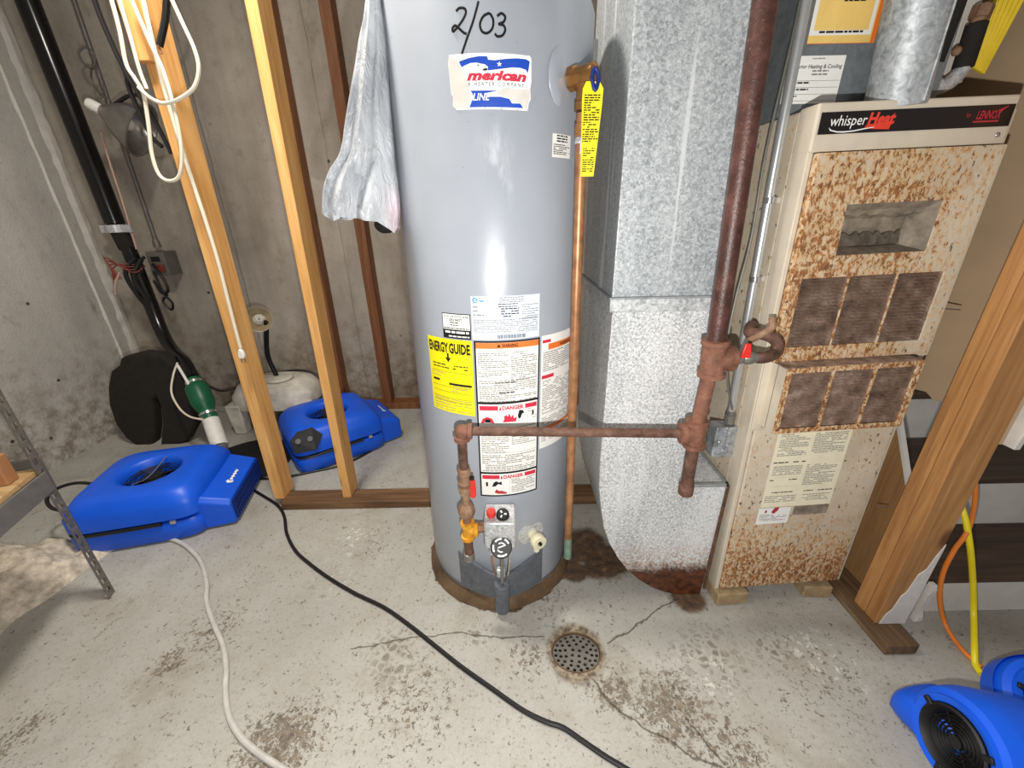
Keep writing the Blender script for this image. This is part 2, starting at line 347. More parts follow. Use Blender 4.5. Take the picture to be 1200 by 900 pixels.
# ------------------------------------------------------------------ mesh tools
def V(*a): return np.array(a, float)
def unit(v): v = np.array(v, float); return v / (np.linalg.norm(v) + 1e-12)
def frame(axis):
    a = unit(axis); h = V(0, 0, 1) if abs(a[2]) < 0.9 else V(1, 0, 0)
    u = unit(np.cross(h, a)); return u, np.cross(a, u), a
def smooth_path(pts, k=6):
    p = [np.array(q, float) for q in pts]
    if len(p) < 3: return p
    p = [2 * p[0] - p[1]] + p + [2 * p[-1] - p[-2]]; out = []
    for i in range(1, len(p) - 2):
        a, b, c, d = p[i - 1:i + 3]
        for j in range(k):
            t = j / k
            out.append(0.5 * ((2 * b) + (-a + c) * t + (2 * a - 5 * b + 4 * c - d) * t * t + (-a + 3 * b - 3 * c + d) * t ** 3))
    out.append(p[-2]); return out
class MB:
    def __init__(s): s.v = []; s.f = []; s.i = []
    def add(s, vs, fs, m=0):
        o = len(s.v); s.v += [tuple(map(float, q)) for q in vs]
        s.f += [tuple(o + k for k in f) for f in fs]; s.i += [m] * len(fs); return s
    def box(s, x0, x1, y0, y1, z0, z1, m=0, M3=None, at=None):
        vs = [V(x, y, z) for z in (z0, z1) for y in (y0, y1) for x in (x0, x1)]
        if M3 is not None: vs = [M3 @ q for q in vs]
        if at is not None: vs = [q + at for q in vs]
        return s.add(vs, [(0, 2, 3, 1), (4, 5, 7, 6), (0, 1, 5, 4), (2, 6, 7, 3), (0, 4, 6, 2), (1, 3, 7, 5)], m)
    def loft(s, rings, m=0, cap0=True, cap1=True, closed=True):
        n = len(rings[0]); vs = [q for r in rings for q in r]; fs = []
        for k in range(len(rings) - 1):
            for j in range(n if closed else n - 1):
                a, b = k * n + j, k * n + (j + 1) % n
                fs.append((a, b, b + n, a + n))
        if cap0: fs.append(tuple(range(n - 1, -1, -1)))
        if cap1: fs.append(tuple((len(rings) - 1) * n + j for j in range(n)))
        return s.add(vs, fs, m)
    def tube(s, pts, r, n=10, m=0, caps=True, k=0):
        P = smooth_path(pts, k) if k else [np.array(q, float) for q in pts]
        N = len(P); R = r if hasattr(r, '__len__') else None
        if R is not None and len(R) != N: R = np.interp(np.linspace(0, 1, N), np.linspace(0, 1, len(R)), R)
        T = []
        for i in range(N): T.append(unit(P[min(i + 1, N - 1)] - P[max(i - 1, 0)]))
        u, v, _ = frame(T[0]); rings = []
        for i in range(N):
            u = unit(u - T[i] * (u @ T[i])); v = np.cross(T[i], u); rr = R[i] if R is not None else r
            rings.append([P[i] + rr * (math.cos(a) * u + math.sin(a) * v) for a in np.linspace(0, 2 * math.pi, n, endpoint=False)])
        return s.loft(rings, m, caps, caps)
    def cyl(s, p0, p1, r, r1=None, n=20, m=0): return s.tube([p0, p1], [r, r if r1 is None else r1], n, m)
    def lathe(s, prof, n=32, at=(0, 0, 0), axis=(0, 0, 1), m=0, cap0=True, cap1=True):
        u, v, a = frame(axis); at = np.array(at, float)
        rings = [[at + r * (math.cos(t) * u + math.sin(t) * v) + h * a for t in np.linspace(0, 2 * math.pi, n, endpoint=False)] for r, h in prof]
        return s.loft(rings, m, cap0, cap1)
    def prism(s, poly, fmap, t0, t1, m=0):
        a = [fmap(x, y, t0) for x, y in poly]; b = [fmap(x, y, t1) for x, y in poly]
        return s.loft([a, b], m)
    def sphere(s, c, r, n=14, m=0, sc=(1, 1, 1)):
        c = np.array(c, float); k = n // 2; rings = []
        for i in range(1, k):
            ph = math.pi * i / k
            rings.append([c + V(*sc) * r * V(math.sin(ph) * math.cos(t), math.sin(ph) * math.sin(t), -math.cos(ph)) for t in np.linspace(0, 2 * math.pi, n, endpoint=False)])
        return s.loft(rings, m)
    def plate(s, outer, holes, fmap, t0, t1, m=0, mh=None):
        """flat sheet with real openings; fmap(x, y, t) gives the 3-D point"""
        bm = bmesh.new(); loops = []
        for lp in [outer] + holes:
            vs = [bm.verts.new((x, y, 0)) for x, y in lp]; loops.append(vs)
            for i in range(len(vs)): bm.edges.new((vs[i], vs[(i + 1) % len(vs)]))
        bm.verts.index_update()
        bmesh.ops.triangle_fill(bm, edges=bm.edges[:], use_beauty=True, use_dissolve=False)
        bm.verts.index_update(); V2 = [(q.co.x, q.co.y) for q in bm.verts]; F = [tuple(q.index for q in f.verts) for f in bm.faces]
        n0 = [bm_ for bm_ in F]; L = [[q.index for q in lp] for lp in loops]; bm.free()
        N = len(V2); vs = [fmap(x, y, t0) for x, y in V2] + [fmap(x, y, t1) for x, y in V2]; fs = []
        for f in n0:
            (x0, y0), (x1, y1), (x2, y2) = [V2[k] for k in f[:3]]
            if (x1 - x0) * (y2 - y0) - (y1 - y0) * (x2 - x0) < 0: f = f[::-1]
            fs.append(tuple(f)); fs.append(tuple(N + k for k in f[::-1]))
        for lp in L:
            for i in range(len(lp)):
                a, b = lp[i], lp[(i + 1) % len(lp)]; fs.append((a, b, N + b, N + a))
        return s.add(vs, fs, m)
    def build(s, name, mats, parent=None, smooth=True, bevel=0, label=None, angle=35, fixn=True, seg=2):
        if not isinstance(mats, (list, tuple)): mats = [mats]
        me = bpy.data.meshes.new(name); me.from_pydata(s.v, [], s.f); me.validate(clean_customdata=False)
        for q in mats: me.materials.append(MAT[q] if isinstance(q, str) else q)
        if len(s.i) == len(me.polygons): me.polygons.foreach_set('material_index', s.i)
        if fixn:
            bm = bmesh.new(); bm.from_mesh(me); bmesh.ops.recalc_face_normals(bm, faces=bm.faces[:]); bm.to_mesh(me); bm.free()
        if smooth:
            me.polygons.foreach_set('use_smooth', [True] * len(me.polygons)); me.set_sharp_from_angle(angle=math.radians(angle))
        me.update()
        o = bpy.data.objects.new(name, me); COL.objects.link(o)
        if parent is not None: o.parent = parent
        if bevel:
            b = o.modifiers.new('bevel', 'BEVEL'); b.width = bevel; b.segments = seg; b.limit_method = 'ANGLE'; b.angle_limit = math.radians(40)
        if label: o['label'] = label
        return o
def thing(name, label, cat, loc=(0, 0, 0), rot=(0, 0, 0), group=None):
    o = bpy.data.objects.new(name, None); COL.objects.link(o); o.location = tuple(loc); o.rotation_euler = rot
    o.empty_display_size = 0.05; o['label'] = label; o['category'] = cat
    if group: o['group'] = group
    return o
def tag(o, label, cat, group=None):
    o['label'] = label; o['category'] = cat
    if group: o['group'] = group
    return o
def struct(o): o['kind'] = 'structure'; return o
def stuff(o): o['kind'] = 'stuff'; return o
ID = lambda x, y, t: V(x, y, t)
# flat lettering
_tc = {}
def text2d(s, size=0.02, bold=0.0, shear=0.0, sx=1.0, align='CENTER'):
    key = (s, bold, shear)
    if key not in _tc:
        c = bpy.data.curves.new('lettering', 'FONT'); c.body = s; c.size = 1; c.offset = bold; c.shear = shear; c.resolution_u = 2
        o = bpy.data.objects.new('lettering', c); COL.objects.link(o)
        dg = bpy.context.evaluated_depsgraph_get(); dg.update(); e = o.evaluated_get(dg); me = e.to_mesh()
        vs = [(q.co.x, q.co.y) for q in me.vertices]; fs = [tuple(p.vertices) for p in me.polygons]
        e.to_mesh_clear(); bpy.data.objects.remove(o); bpy.data.curves.remove(c)
        xs = [q[0] for q in vs] or [0]; ys = [q[1] for q in vs] or [0]
        _tc[key] = ([(x - min(xs), y) for x, y in vs], fs, max(xs) - min(xs), max(ys))
    vs, fs, w, h = _tc[key]
    dx = {'CENTER': -w / 2, 'LEFT': 0, 'RIGHT': -w}[align]
    return [((x + dx) * size * sx, y * size) for x, y in vs], fs
class Label:
    """flat printed matter: sheets, printed blocks, lettering, all laid on a real surface by fmap(u, v, lift)"""
    def __init__(s, fmap, du=0.01): s.f = fmap; s.mb = MB(); s.du = du; s.mats = []
    def mi(s, m):
        if m not in s.mats: s.mats.append(m)
        return s.mats.index(m)
    def rect(s, u0, u1, v0, v1, m, lift=0.0008):
        n = max(1, int(math.ceil((u1 - u0) / s.du)))
        us = np.linspace(u0, u1, n + 1); vs = [s.f(u, v0, lift) for u in us] + [s.f(u, v1, lift) for u in us]
        s.mb.add(vs, [(i, i + 1, n + 2 + i, n + 1 + i) for i in range(n)], s.mi(m)); return s
    def poly(s, pts, m, lift=0.0011):
        bm = bmesh.new(); vs = [bm.verts.new((x, y, 0)) for x, y in pts]
        for i in range(len(vs)): bm.edges.new((vs[i], vs[(i + 1) % len(vs)]))
        bmesh.ops.triangle_fill(bm, edges=bm.edges[:], use_beauty=True)
        for _ in range(2):
            es = [e for e in bm.edges if abs(e.verts[0].co.x - e.verts[1].co.x) > s.du * 1.2]
            if es: bmesh.ops.subdivide_edges(bm, edges=es, cuts=1); bmesh.ops.triangulate(bm, faces=bm.faces[:])
        bm.verts.index_update()
        s.mb.add([s.f(q.co.x, q.co.y, lift) for q in bm.verts], [tuple(k.index for k in f.verts) for f in bm.faces], s.mi(m)); bm.free(); return s
    def text(s, t, u, v, size, m='ink', bold=0.0, shear=0.0, sx=1.0, align='CENTER', lift=0.0014, width=None):
        vs, fs = text2d(t, size, bold, shear, sx, align)
        if width:
            w = max(q[0] for q in vs) - min(q[0] for q in vs); k = width / w; vs = [(x * k, y) for x, y in vs]
        s.mb.add([s.f(u + x, v + y, lift) for x, y in vs], fs, s.mi(m)); return s
    def lines(s, u0, u1, v0, v1, pitch, h, m='grey', fill=0.9, seed=1, lift=0.0011):
        r = random.Random(seed); v = v1
        while v - h > v0:
            u = u0; end = u0 + (u1 - u0) * (1 if r.random() < 0.7 else r.uniform(0.4, 0.9))
            while u < end:
                w = h * r.uniform(1.2, 5.0); e = min(u + w, end)
                if r.random() < fill: s.rect(u, e, v - h, v, m, lift)
                u = e + h * 0.6
            v -= pitch
        return s
    def build(s, name, parent, label=None): return s.mb.build(name, s.mats, parent, smooth=True, label=label, fixn=False, angle=60)

# ------------------------------------------------------------------ setting
g = MB().add([V(-4, -0.3, 0), V(4, -0.3, 0), V(4, 4, 0), V(-4, 4, 0)], [(0, 1, 2, 3)])
# the floor is cut round the drain so that the bowl is a real hole
DR = GZ(675, 764); DRX, DRY, DA, DB = DR[0], DR[1], 0.074, 0.060
hole = [(DRX + DA * math.cos(t), DRY + DB * math.sin(t)) for t in np.linspace(0, 2 * math.pi, 40, endpoint=False)]
struct(MB().plate([(-4, -0.3), (4, -0.3), (4, 4), (-4, 4)], [hole], lambda x, y, t: V(x, y, t), 0.0, -0.05).build('floor', 'floor', smooth=False))
WY, WX = 2.52, -2.43
b = MB().box(-2.6, 3.2, WY, WY + 0.2, 0, 2.7)
wb = struct(b.build('wall_back', 'wall_back', smooth=False))
# raised form-board seams left on the poured wall
for k, x in enumerate((-1.62, -0.98, -0.36)):
    s_ = MB(); zs = np.linspace(0.05, 2.6, 40)
    s_.loft([[V(x - 0.012 + rng.uniform(-.004, .004), WY, z), V(x + rng.uniform(-.004, .004), WY - 0.007 - rng.uniform(0, .004), z), V(x + 0.012 + rng.uniform(-.004, .004), WY, z)] for z in zs])
    s_.build('form_seam', 'wall_back', wb)
wl = struct(MB().box(WX - 0.2, WX, -0.3, WY, 0, 2.7).build('wall_left', 'wall_left', smooth=False))
s_ = MB(); zs = np.linspace(0.02, 2.65, 60)
s_.loft([[V(WX, WY - 0.06 + rng.uniform(-.007, .007), z), V(WX + 0.012 + rng.uniform(0, .004), WY - 0.04, z), V(WX + 0.012, WY - 0.015 + rng.uniform(-.006, .006), z), V(WX, WY, z)] for z in zs])
s_.build('corner_mortar', 'drywall', wl, label='pale mortar strip down the corner')
YS = PX(110, 340, WX)[1]
s_ = MB(); s_.loft([[V(WX, YS - .006 + rng.uniform(-.004, .004), z), V(WX + 0.008 + rng.uniform(0, .004), YS, z), V(WX, YS + .006 + rng.uniform(-.004, .004), z)] for z in zs])
s_.build('form_seam', 'torn', wl)
# crumbling curb of broken concrete along the foot of the left wall
nx, ny = 26, 34; vs = []
from mathutils import noise as mn
for i in range(nx):
    for j in range(ny):
        y = 0.35 + 0.90 * j / (ny - 1); edge = -1.62 + 0.06 * mn.noise((y * 6, 3.1, 0)) + 0.10 * max(0, y - 1.05)
        t = i / (nx - 1); x = WX + (edge - WX) * t
        fall = (1 - t) ** 0.38 * max(0, min(1, (1.24 - y) * 6))
        z = 0.24 * fall + 0.06 * mn.noise((x * 11, y * 11, 1.0)) * (fall > 0.02) + 0.035 * mn.noise((x * 26, y * 26, 2.0)) * (fall > 0.02)
        vs.append(V(x, y, max(z, 0.002 if t < 1 else -0.002)))
MB().add(vs, [(i * ny + j, (i + 1) * ny + j, (i + 1) * ny + j + 1, i * ny + j + 1) for i in range(nx - 1) for j in range(ny - 1)]).build('broken_curb', 'rubble', wl, angle=50, label='broken pale concrete curb at the foot of the wall')
# drywall back of the stair partition, cut off ragged above the floor
DX = 1.176
rag = [(0.83, 0.66), (0.87, 0.705), (0.93, 0.69), (0.985, 0.703), (1.0, 0.695), (1.03, 0.71), (1.06, 0.705), (1.09, 0.72), (1.2, 0.70), (1.4, 0.71), (1.7, 0.7), (WY, 0.7)]
poly = rag + [(WY, 2.7), (0.83, 2.7)]
wr = struct(MB().prism(poly, lambda y, z, t: V(DX + t, y, z), 0.0, 0.013).build('wall_right', 'tan', smooth=False))
# white face of the drywall on the stair side shows past the post
for za, zb in ((0.05, 0.20), (0.66, 2.6)):
    pe = [((0.814 if zb < 1 else 0.806) + rng.uniform(-.005, .005), z) for z in np.linspace(za, zb, 8 + int((zb - za) * 20))] + [(0.83, zb), (0.83, za)]
    MB().prism(pe, lambda y, z, t: V(DX + 0.0135 + t, y, z), 0.0, 0.013).build('drywall_edge', 'drywall', wr, label='white torn drywall edge beside the post')

# ------------------------------------------------------------------ floor drain
t = thing('floor_drain', 'round perforated metal drain grate set in the floor', 'drain', (DRX, DRY, 0))
MB().lathe([(1.0, 0), (0.0, 0)], 4) if False else None
def ell(rx, ry, n=40): return [(rx * math.cos(a), ry * math.sin(a)) for a in np.linspace(0, 2 * math.pi, n, endpoint=False)]
b = MB(); b.loft([[V(x, y, z) for x, y in ell(rx, ry)] for rx, ry, z in ((DA, DB, 0.001), (DA - .004, DB - .0035, 0.001), (DA - .005, DB - .004, -0.012), (DA - 0.005, DB - .004, -0.06))], cap0=False, cap1=True)
b.build('bowl', 'baserust', t)
hs = []
for rr, n in ((0.2, 4), (0.47, 9), (0.68, 14), (0.88, 20)):
    for k in range(n):
        a = 2 * math.pi * k / n + rr * 3; hs.append([(DA * .93 * rr * math.cos(a) + q[0], DB * .93 * rr * math.sin(a) + q[1]) for q in ell(0.0053, 0.0045, 8)])
MB().plate(ell(DA * .92, DB * .92, 48), hs, ID, -0.004, -0.007).build('grate', 'steel', t, smooth=False)

# ------------------------------------------------------------------ stud framing
def stick(name, x0, x1, y0, y1, z0, z1, mat, parent, lean=(0, 0), label=None):
    b = MB(); n = 7; rings = []
    for z in np.linspace(z0, z1, n):
        k = (z - z0) / (z1 - z0); dx, dy = lean[0] * k, lean[1] * k; w = rng.uniform(-.001, .001)
        rings.append([V(x0 + dx + w, y0 + dy, z), V(x1 + dx + w, y0 + dy, z), V(x1 + dx + w, y1 + dy, z), V(x0 + dx + w, y1 + dy, z)])
    return b.loft(rings).build(name, mat, parent, smooth=False, bevel=0.0025, label=label)
t = thing('stud_wall_frame', 'front pine stud frame beside the water heater with two studs on a brown sill', 'framing', (-0.5, 1.46, 0))
def loc(o, base): 
    return o
fx, fy = -0.5, 1.46
b = MB(); b.box(-1.035 - fx, 0.62 - fx, -0.03, 0.06, 0.0, 0.038); b.build('bottom_plate', 'plate', t, smooth=False, bevel=0.003)
stick('stud', -1.075 - fx, -1.030 - fx, 0.0, 0.088, 0.038, 2.6, 'wood', t, (0.03, 0.0))
stick('stud', -0.768 - fx, -0.732 - fx, 0.0, 0.088, 0.038, 2.6, 'wood', t, (0.058, 0.0))
b = MB(); zb = 1.62; b.box(-1.062 - fx, -1.02 - fx, -0.03, -0.001, zb, 2.2)
b.build('scrap_block', 'wood', t, smooth=False, bevel=0.002, label='short pale block nailed to the stud')
t = thing('rear_stud_frame', 'two thin brown studs on a plate against the back concrete wall', 'framing', (-0.84, 2.43, 0))
stick('stud', -0.026, 0.030, 0.0, 0.085, 0.04, 2.6, 'wood_old', t, (-0.005, 0))
rx = PY(398, 455, 2.43)[0] + .84
stick('stud', rx - .022, rx + .022, 0.0, 0.085, 0.04, 2.6, 'wood_old', t, (PY(311, 0, 2.43)[0] - PY(398, 455, 2.43)[0], 0))
b = MB(); b.box(rx - .03, 1.6, -0.01, 0.085, 0.0, 0.04); b.build('bottom_plate', 'wood_old', t, smooth=False, bevel=0.003)
t = thing('partition_post', 'doubled amber wooden post on a sole plate beside the stairs', 'post', (1.12, 0.86, 0))
b = MB(); b.box(1.062 - 1.12, 1.155 - 1.12, 0.752 - .86, 0.80, 0.0, 0.038)
b.build('sole_plate', 'platey', t, smooth=False, bevel=0.004)
stick('stud', 1.080 - 1.12, 1.170 - 1.12, 0.822 - .86, 0.8585 - .86, 0.038, 2.5, 'post', t)
stick('stud', 1.080 - 1.12, 1.170 - 1.12, 0.8605 - .86, 0.90 - .86, 0.038, 2.5, 'post', t)
q = PX(1125, 363, 1.08) - V(1.12, .86, 0)
MB().cyl(q, q + V(-0.045, 0.0, 0.004), 0.0016, n=8).build('nail', 'steel', t)
q = PX(1040, 594, 1.08) - V(1.12, .86, 0)
MB().cyl(q, q + V(-0.03, 0.0, 0.002), 0.0014, n=8).build('nail', 'steel', t)
# ragged paint splash of plaster on the foot of the post
b = MB(); b.prism([(0.012, 0.0), (0.088, 0.0), (0.088, 0.31), (0.078, 0.27), (0.07, 0.22), (0.055, 0.20), (0.046, 0.13), (0.036, 0.115), (0.03, 0.06), (.018, .04)], lambda x, z, t_: V(-0.039 + x, -0.0385 - t_, 0.04 + z), 0, 0.0025)
b.build('plaster_smear', 'torn', t, smooth=False, label='white plaster smear')
# stairs
t = thing('staircase', 'white and dark brown wooden stairs behind the amber post', 'stairs', (1.6, 0.9, 0))
ry, rz = [0.885, 1.09, 1.33, 1.57, 1.81], [0.0, 0.164, 0.372, 0.57, 0.77, 0.97]
for k in range(5):
    x0, x1 = (1.195 - 1.6), (2.3 - 1.6)
    MB().box(x0, x1, ry[k] - .9, ry[k] - .9 + .018, rz[k] + (0.001 if k else 0), rz[k + 1] - 0.028).build('riser', 'riser', t, smooth=False, bevel=.002)
    yb = ry[k + 1] if k < 4 else 2.05
    MB().box(x0, x1, ry[k] - .9 - 0.012, yb - .9, rz[k + 1] - 0.028, rz[k + 1]).build('tread', 'tread', t, smooth=False, bevel=.005)
# plywood side under the stairs with a white top edge
t = thing('plywood_panel', 'brown plywood panel with white top edge between furnace and post', 'panel', (1.155, 1.0, 0))
pl = [(-0.06, 0.0), (-0.06, 0.40), (0.06, 0.60), (0.34, 0.66), (0.34, 0.0)]
MB().prism(pl, lambda y, z, q_: V(q_, y, z), 0.0, 0.012).build('sheet', 'ply', t, smooth=False)
b = MB(); b.prism([(-0.062, 0.40), (0.06, 0.602), (0.34, 0.662), (0.34, 0.67), (0.055, 0.612), (-0.069, 0.405)], lambda y, z, q_: V(q_, y, z), -0.001, 0.014)
b.build('edge_strip', 'riser', t, smooth=False, label='white painted edge')
# ------------------------------------------------------------------ water heater
HR, HX, HY = 0.244, -0.058, 1.184
HT = math.radians(0.68)
wh = thing('water_heater', 'tall grey gas water heater with many labels standing on a rusty ring', 'water heater', (HX, HY, 0), (0, HT, 0))
def cyl_map(u, v, lift):      # u in metres round the tank from the front, v height
    a = u / HR; r = HR + lift; return V(r * math.sin(a), -r * math.cos(a), v)
def HD(deg, z): return (math.radians(deg - 2.75 * z) * HR)   # correct the measured angle for the tank's lean
MB().lathe([(0.232, 0.044), (0.242, 0.047), (HR, 0.053), (HR, 1.60), (0.238, 1.615), (0.12, 1.64), (0.0001, 1.642)], 96).build('tank_jacket', 'tank', wh, angle=30)
MB().lathe([(0.264, 0.0), (0.260, 0.018), (0.246, 0.040), (0.236, 0.046), (0.2, 0.047)], 72).build('base_ring', 'baserust', wh)
MB().lathe([(0.2452, 0.054), (0.2456, 0.058), (0.2452, 0.062)], 72, cap0=False, cap1=False).build('bottom_seam', 'skirt', wh)
for k, z in enumerate((1.60,)):
    MB().lathe([(0.0001, 1.64), (0.06, 1.64), (0.06, 1.75), (0.05, 1.75)], 24).build('flue_collar', 'flue', wh)
# logo sticker, torn at the left
L = Label(cyl_map)
u0, u1, v0, v1 = HD(-12.5, 1.43), HD(25.8, 1.43), 1.388, 1.478
w_, h_ = u1 - u0, v1 - v0
def LU(x): return u0 + w_ * (x - 75) / (1085 - 75)
def LV(y): return v1 - h_ * (y - 95) / (750 - 95)
pts = [(90, 100), (400, 97), (1060, 100), (1080, 130), (1082, 400), (1070, 470), (1078, 600), (1050, 660), (1035, 750), (150, 745), (105, 690), (115, 590), (90, 540), (80, 300), (72, 200)]
L.poly([(LU(x), LV(y)) for x, y in pts], 'whiteink', 0.0006)
tp = [(92, 110), (190, 180), (240, 270), (280, 370), (310, 440), (320, 530), (345, 600), (320, 660), (300, 735), (150, 740), (108, 685), (118, 590), (94, 540), (84, 300), (76, 200)]
L.poly([(LU(x), LV(y)) for x, y in tp], 'torn', 0.0009)
L.poly([(LU(x), LV(y)) for x, y in [(660, 530), (760, 490), (950, 500), (1070, 480), (1072, 590), (1045, 650), (1030, 730), (985, 720), (940, 660), (830, 655), (780, 600), (640, 570)]], 'torn', 0.0009)
rib = [(208, 185), (330, 152), (450, 135), (545, 137), (556, 175), (640, 180), (760, 160), (900, 145), (1010, 145), (1058, 165), (1048, 240), (1032, 305), (1010, 265), (940, 250), (840, 252), (700, 275), (600, 290), (548, 296), (550, 250), (515, 226), (470, 218), (420, 206), (350, 208), (290, 228), (238, 250)]
L.poly([(LU(x), LV(y)) for x, y in rib], 'blueink', 0.0011)
L.poly([(LU(x), LV(y)) for x, y in [(485, 296), (500, 275), (540, 268), (548, 285), (530, 298)]], 'ink', 0.0012)
L.poly([(LU(x), LV(y)) for x, y in [(418, 228), (452, 232), (448, 241), (430, 240)]], 'ink', 0.0013)
st = []
for k in range(10):
    r_ = 33 if k % 2 == 0 else 13; a = -math.pi / 2 + k * math.pi / 5; st.append((LU(686 + r_ * math.cos(a)), LV(222 + r_ * math.sin(a))))
L.poly(st, 'whiteink', 0.0014)
L.text('merican', LU(655), LV(402), 0.0215, 'redink', 0.05, 0.28, width=LU(1010) - LU(290), lift=0.0013)
L.text('R   H E A T E R   C O M P A N Y', LU(650), LV(472), 0.0085, 'ink', 0.0, 0.15, width=LU(990) - LU(312), lift=0.0013)
L.poly([(LU(x), LV(y)) for x, y in [(335, 525), (665, 527), (560, 548), (500, 560), (570, 600), (700, 598), (800, 620), (835, 672), (940, 668), (978, 722), (315, 722), (345, 650), (370, 600), (355, 555)]], 'blueink', 0.0011)
L.text('LINE', LU(465), LV(640), 0.0165, 'whiteink', 0.02, 0.25, width=LU(575) - LU(365), lift=0.0014)
L.build('logo_sticker', wh, 'torn red, white and blue brand sticker')
# handwritten date
def stroke(mb, pts, r=0.0021):
    P = smooth_path(pts, 6); mb.tube([cyl_map(u, v, 0.0006) for u, v in P], r, 8)
def px(x, y):   # from the photograph crop (1200 px over 300) to tank surface coordinates
    X, Y = 430 + x / 4, y / 4
    r = ray(X, Y); o = np.array([0, 0, CAMH]); dx, dy = o[0] - HX, o[1] - HY
    z = 1.5
    for _ in range(3):
        cxx = HX + math.tan(HT) * z; dx = o[0] - cxx
        a = r[0] ** 2 + r[1] ** 2; bb = 2 * (r[0] * dx + r[1] * dy); c = dx * dx + dy * dy - HR * HR
        t_ = (-bb - math.sqrt(bb * bb - 4 * a * c)) / 2 / a; p = o + t_ * r; z = p[2]
    return (math.atan2(p[0] - cxx, -(p[1] - HY)) * HR, p[2])
w = MB()
stroke(w, [px(*q) for q in [(418, 55), (435, 40), (458, 42), (464, 62), (450, 95), (425, 130), (405, 150), (402, 135), (415, 122), (435, 138), (455, 156), (468, 160)]])
stroke(w, [px(*q) for q in [(523, 8), (512, 50), (495, 110), (470, 180), (445, 255)]])
stroke(w, [px(*q) for q in [(570, 62), (545, 78), (530, 115), (540, 148), (565, 155), (588, 132), (592, 95), (580, 68), (568, 62)]])
stroke(w, [px(*q) for q in [(610, 75), (630, 62), (648, 78), (640, 102), (618, 112), (640, 118), (648, 140), (635, 165), (612, 170), (600, 158)]])
w.build('handwritten_date', 'ink', wh, label='black marker date 2/03')
# small white sticker, right
L = Label(cyl_map); a0, a1 = HD(38, 1.33), HD(51.5, 1.33)
L.rect(a0, a1, 1.310, 1.354, 'paper', 0.0006); L.lines(a0 + .003, a1 - .003, 1.313, 1.335, .0035, .0016, 'ink', seed=2); L.lines(a0 + .012, a1 - .012, 1.339, 1.352, .005, .0026, 'ink', seed=3)
L.build('notice_sticker', wh, 'small white notice by the relief valve')
# yellow energy label
L = Label(cyl_map); a0, a1 = HD(-41.3, .8), HD(-9.4, .8); L.rect(a0, a1, 0.705, 0.912, 'yellow', 0.0006); W = a1 - a0
L.text('ENERGY', a0 + W * .275, 0.876, 0.036, 'ink', 0.04, 0, width=W * .48, lift=.0012); L.text('GUIDE', a0 + W * .745, 0.876, 0.036, 'ink', 0.04, 0, width=W * .43, lift=.0012)
L.rect(a0 + W * .475, a0 + W * .515, 0.858, 0.874, 'ink', .0012); L.poly([(a0 + W * .43, .862), (a0 + W * .56, .862), (a0 + W * .495, .850)], 'ink', .0012)
L.lines(a0 + W * .1, a0 + W * .9, .828, .843, .008, .0030, 'ink', seed=5); L.lines(a0 + W * .04, a0 + W * .5, .800, .818, .009, .0016, 'grey', seed=6)
L.rect(a0 + W * .08, a0 + W * .25, .793, .799, 'ink', .0012); L.rect(a0 + W * .48, a0 + W * .96, .787, .793, 'ink', .0012)
for v in (.822, .78, .765, .748, .738): L.rect(a0 + W * .06, a0 + W * .94, v, v + .0008, 'ink', .0012)
L.lines(a0 + W * .06, a0 + W * .95, .710, .745, .008, .0018, 'grey', seed=7); L.lines(a0 + W * .5, a0 + W * .95, .768, .785, .007, .0018, 'grey', seed=17)
L.build('energy_label', wh, 'bright yellow energy guide label')
# black and white contact label
L = Label(cyl_map); a0, a1 = HD(-27.2, .95), HD(-9.2, .95); L.rect(a0, a1, .915, .978, 'ink', .0007); L.rect(a0 + .002, a1 - .002, .938, .976, 'paper', .0010)
um = (a0 + a1) / 2
L.text('IF YOU HAVE A PROBLEM', um, .9685, .0062, 'ink', 0.01, 0, width=(a1 - a0) * .86, lift=.0014); L.text('DO NOT', um, .9595, .0085, 'ink', .03, lift=.0014)
L.lines(um - .016, um + .016, .944, .957, .0065, .0024, 'ink', seed=8, lift=.0014); L.lines(a0 + .004, a1 - .004, .9385, .9425, .006, .0024, 'ink', seed=9, lift=.0014)
L.lines(a0 + .007, a1 - .005, .926, .934, .012, .0052, 'whiteink', seed=10, lift=.0012); L.lines(a0 + .004, a1 - .004, .917, .9225, .012, .0032, 'whiteink', seed=11, lift=.0012)
L.build('contact_label', wh, 'black and white contact label')
# rating plate
L = Label(cyl_map); a0, a1 = HD(-8.4, .97), HD(31.2, .97); W = a1 - a0; L.rect(a0, a1, .9165, 1.022, 'bluish', .0006)
L.poly([(a0 + .010 + .0065 * math.cos(k * .4), 1.012 + .0065 * math.sin(k * .4)) for k in range(16)], 'cyan', .0009); L.text('G', a0 + .0102, 1.0085, .010, 'whiteink', .03, lift=.0013)
L.lines(a0 + .02, a0 + .034, 1.006, 1.012, .006, .003, 'cyan', seed=12); L.lines(a0 + W * .4, a0 + W * .75, 1.006, 1.019, .005, .0022, 'grey', seed=13); L.lines(a0 + W * .38, a0 + W * .66, .995, 1.004, .006, .002, 'ink', seed=14)
L.lines(a0 + .004, a0 + W * .2, .97, .998, .0095, .003, 'grey', seed=15); L.lines(a0 + W * .42, a0 + W * .68, .968, .993, .006, .0026, 'ink', seed=16); L.lines(a0 + W * .72, a1 - .004, .965, 1.0, .0055, .002, 'grey', seed=18)
L.lines(a0 + .004, a1 - .004, .934, .966, .0048, .0020, 'grey', seed=19); L.rect(a0 + W * .7, a0 + W * .703, .97, 1.0, 'grey', .001); L.rect(a0 + .002, a1 - .002, .9675, .9683, 'grey', .001); L.rect(a0 + .002, a1 - .002, .932, .9327, 'grey', .001)
r_ = random.Random(4); u = a0 + W * .36
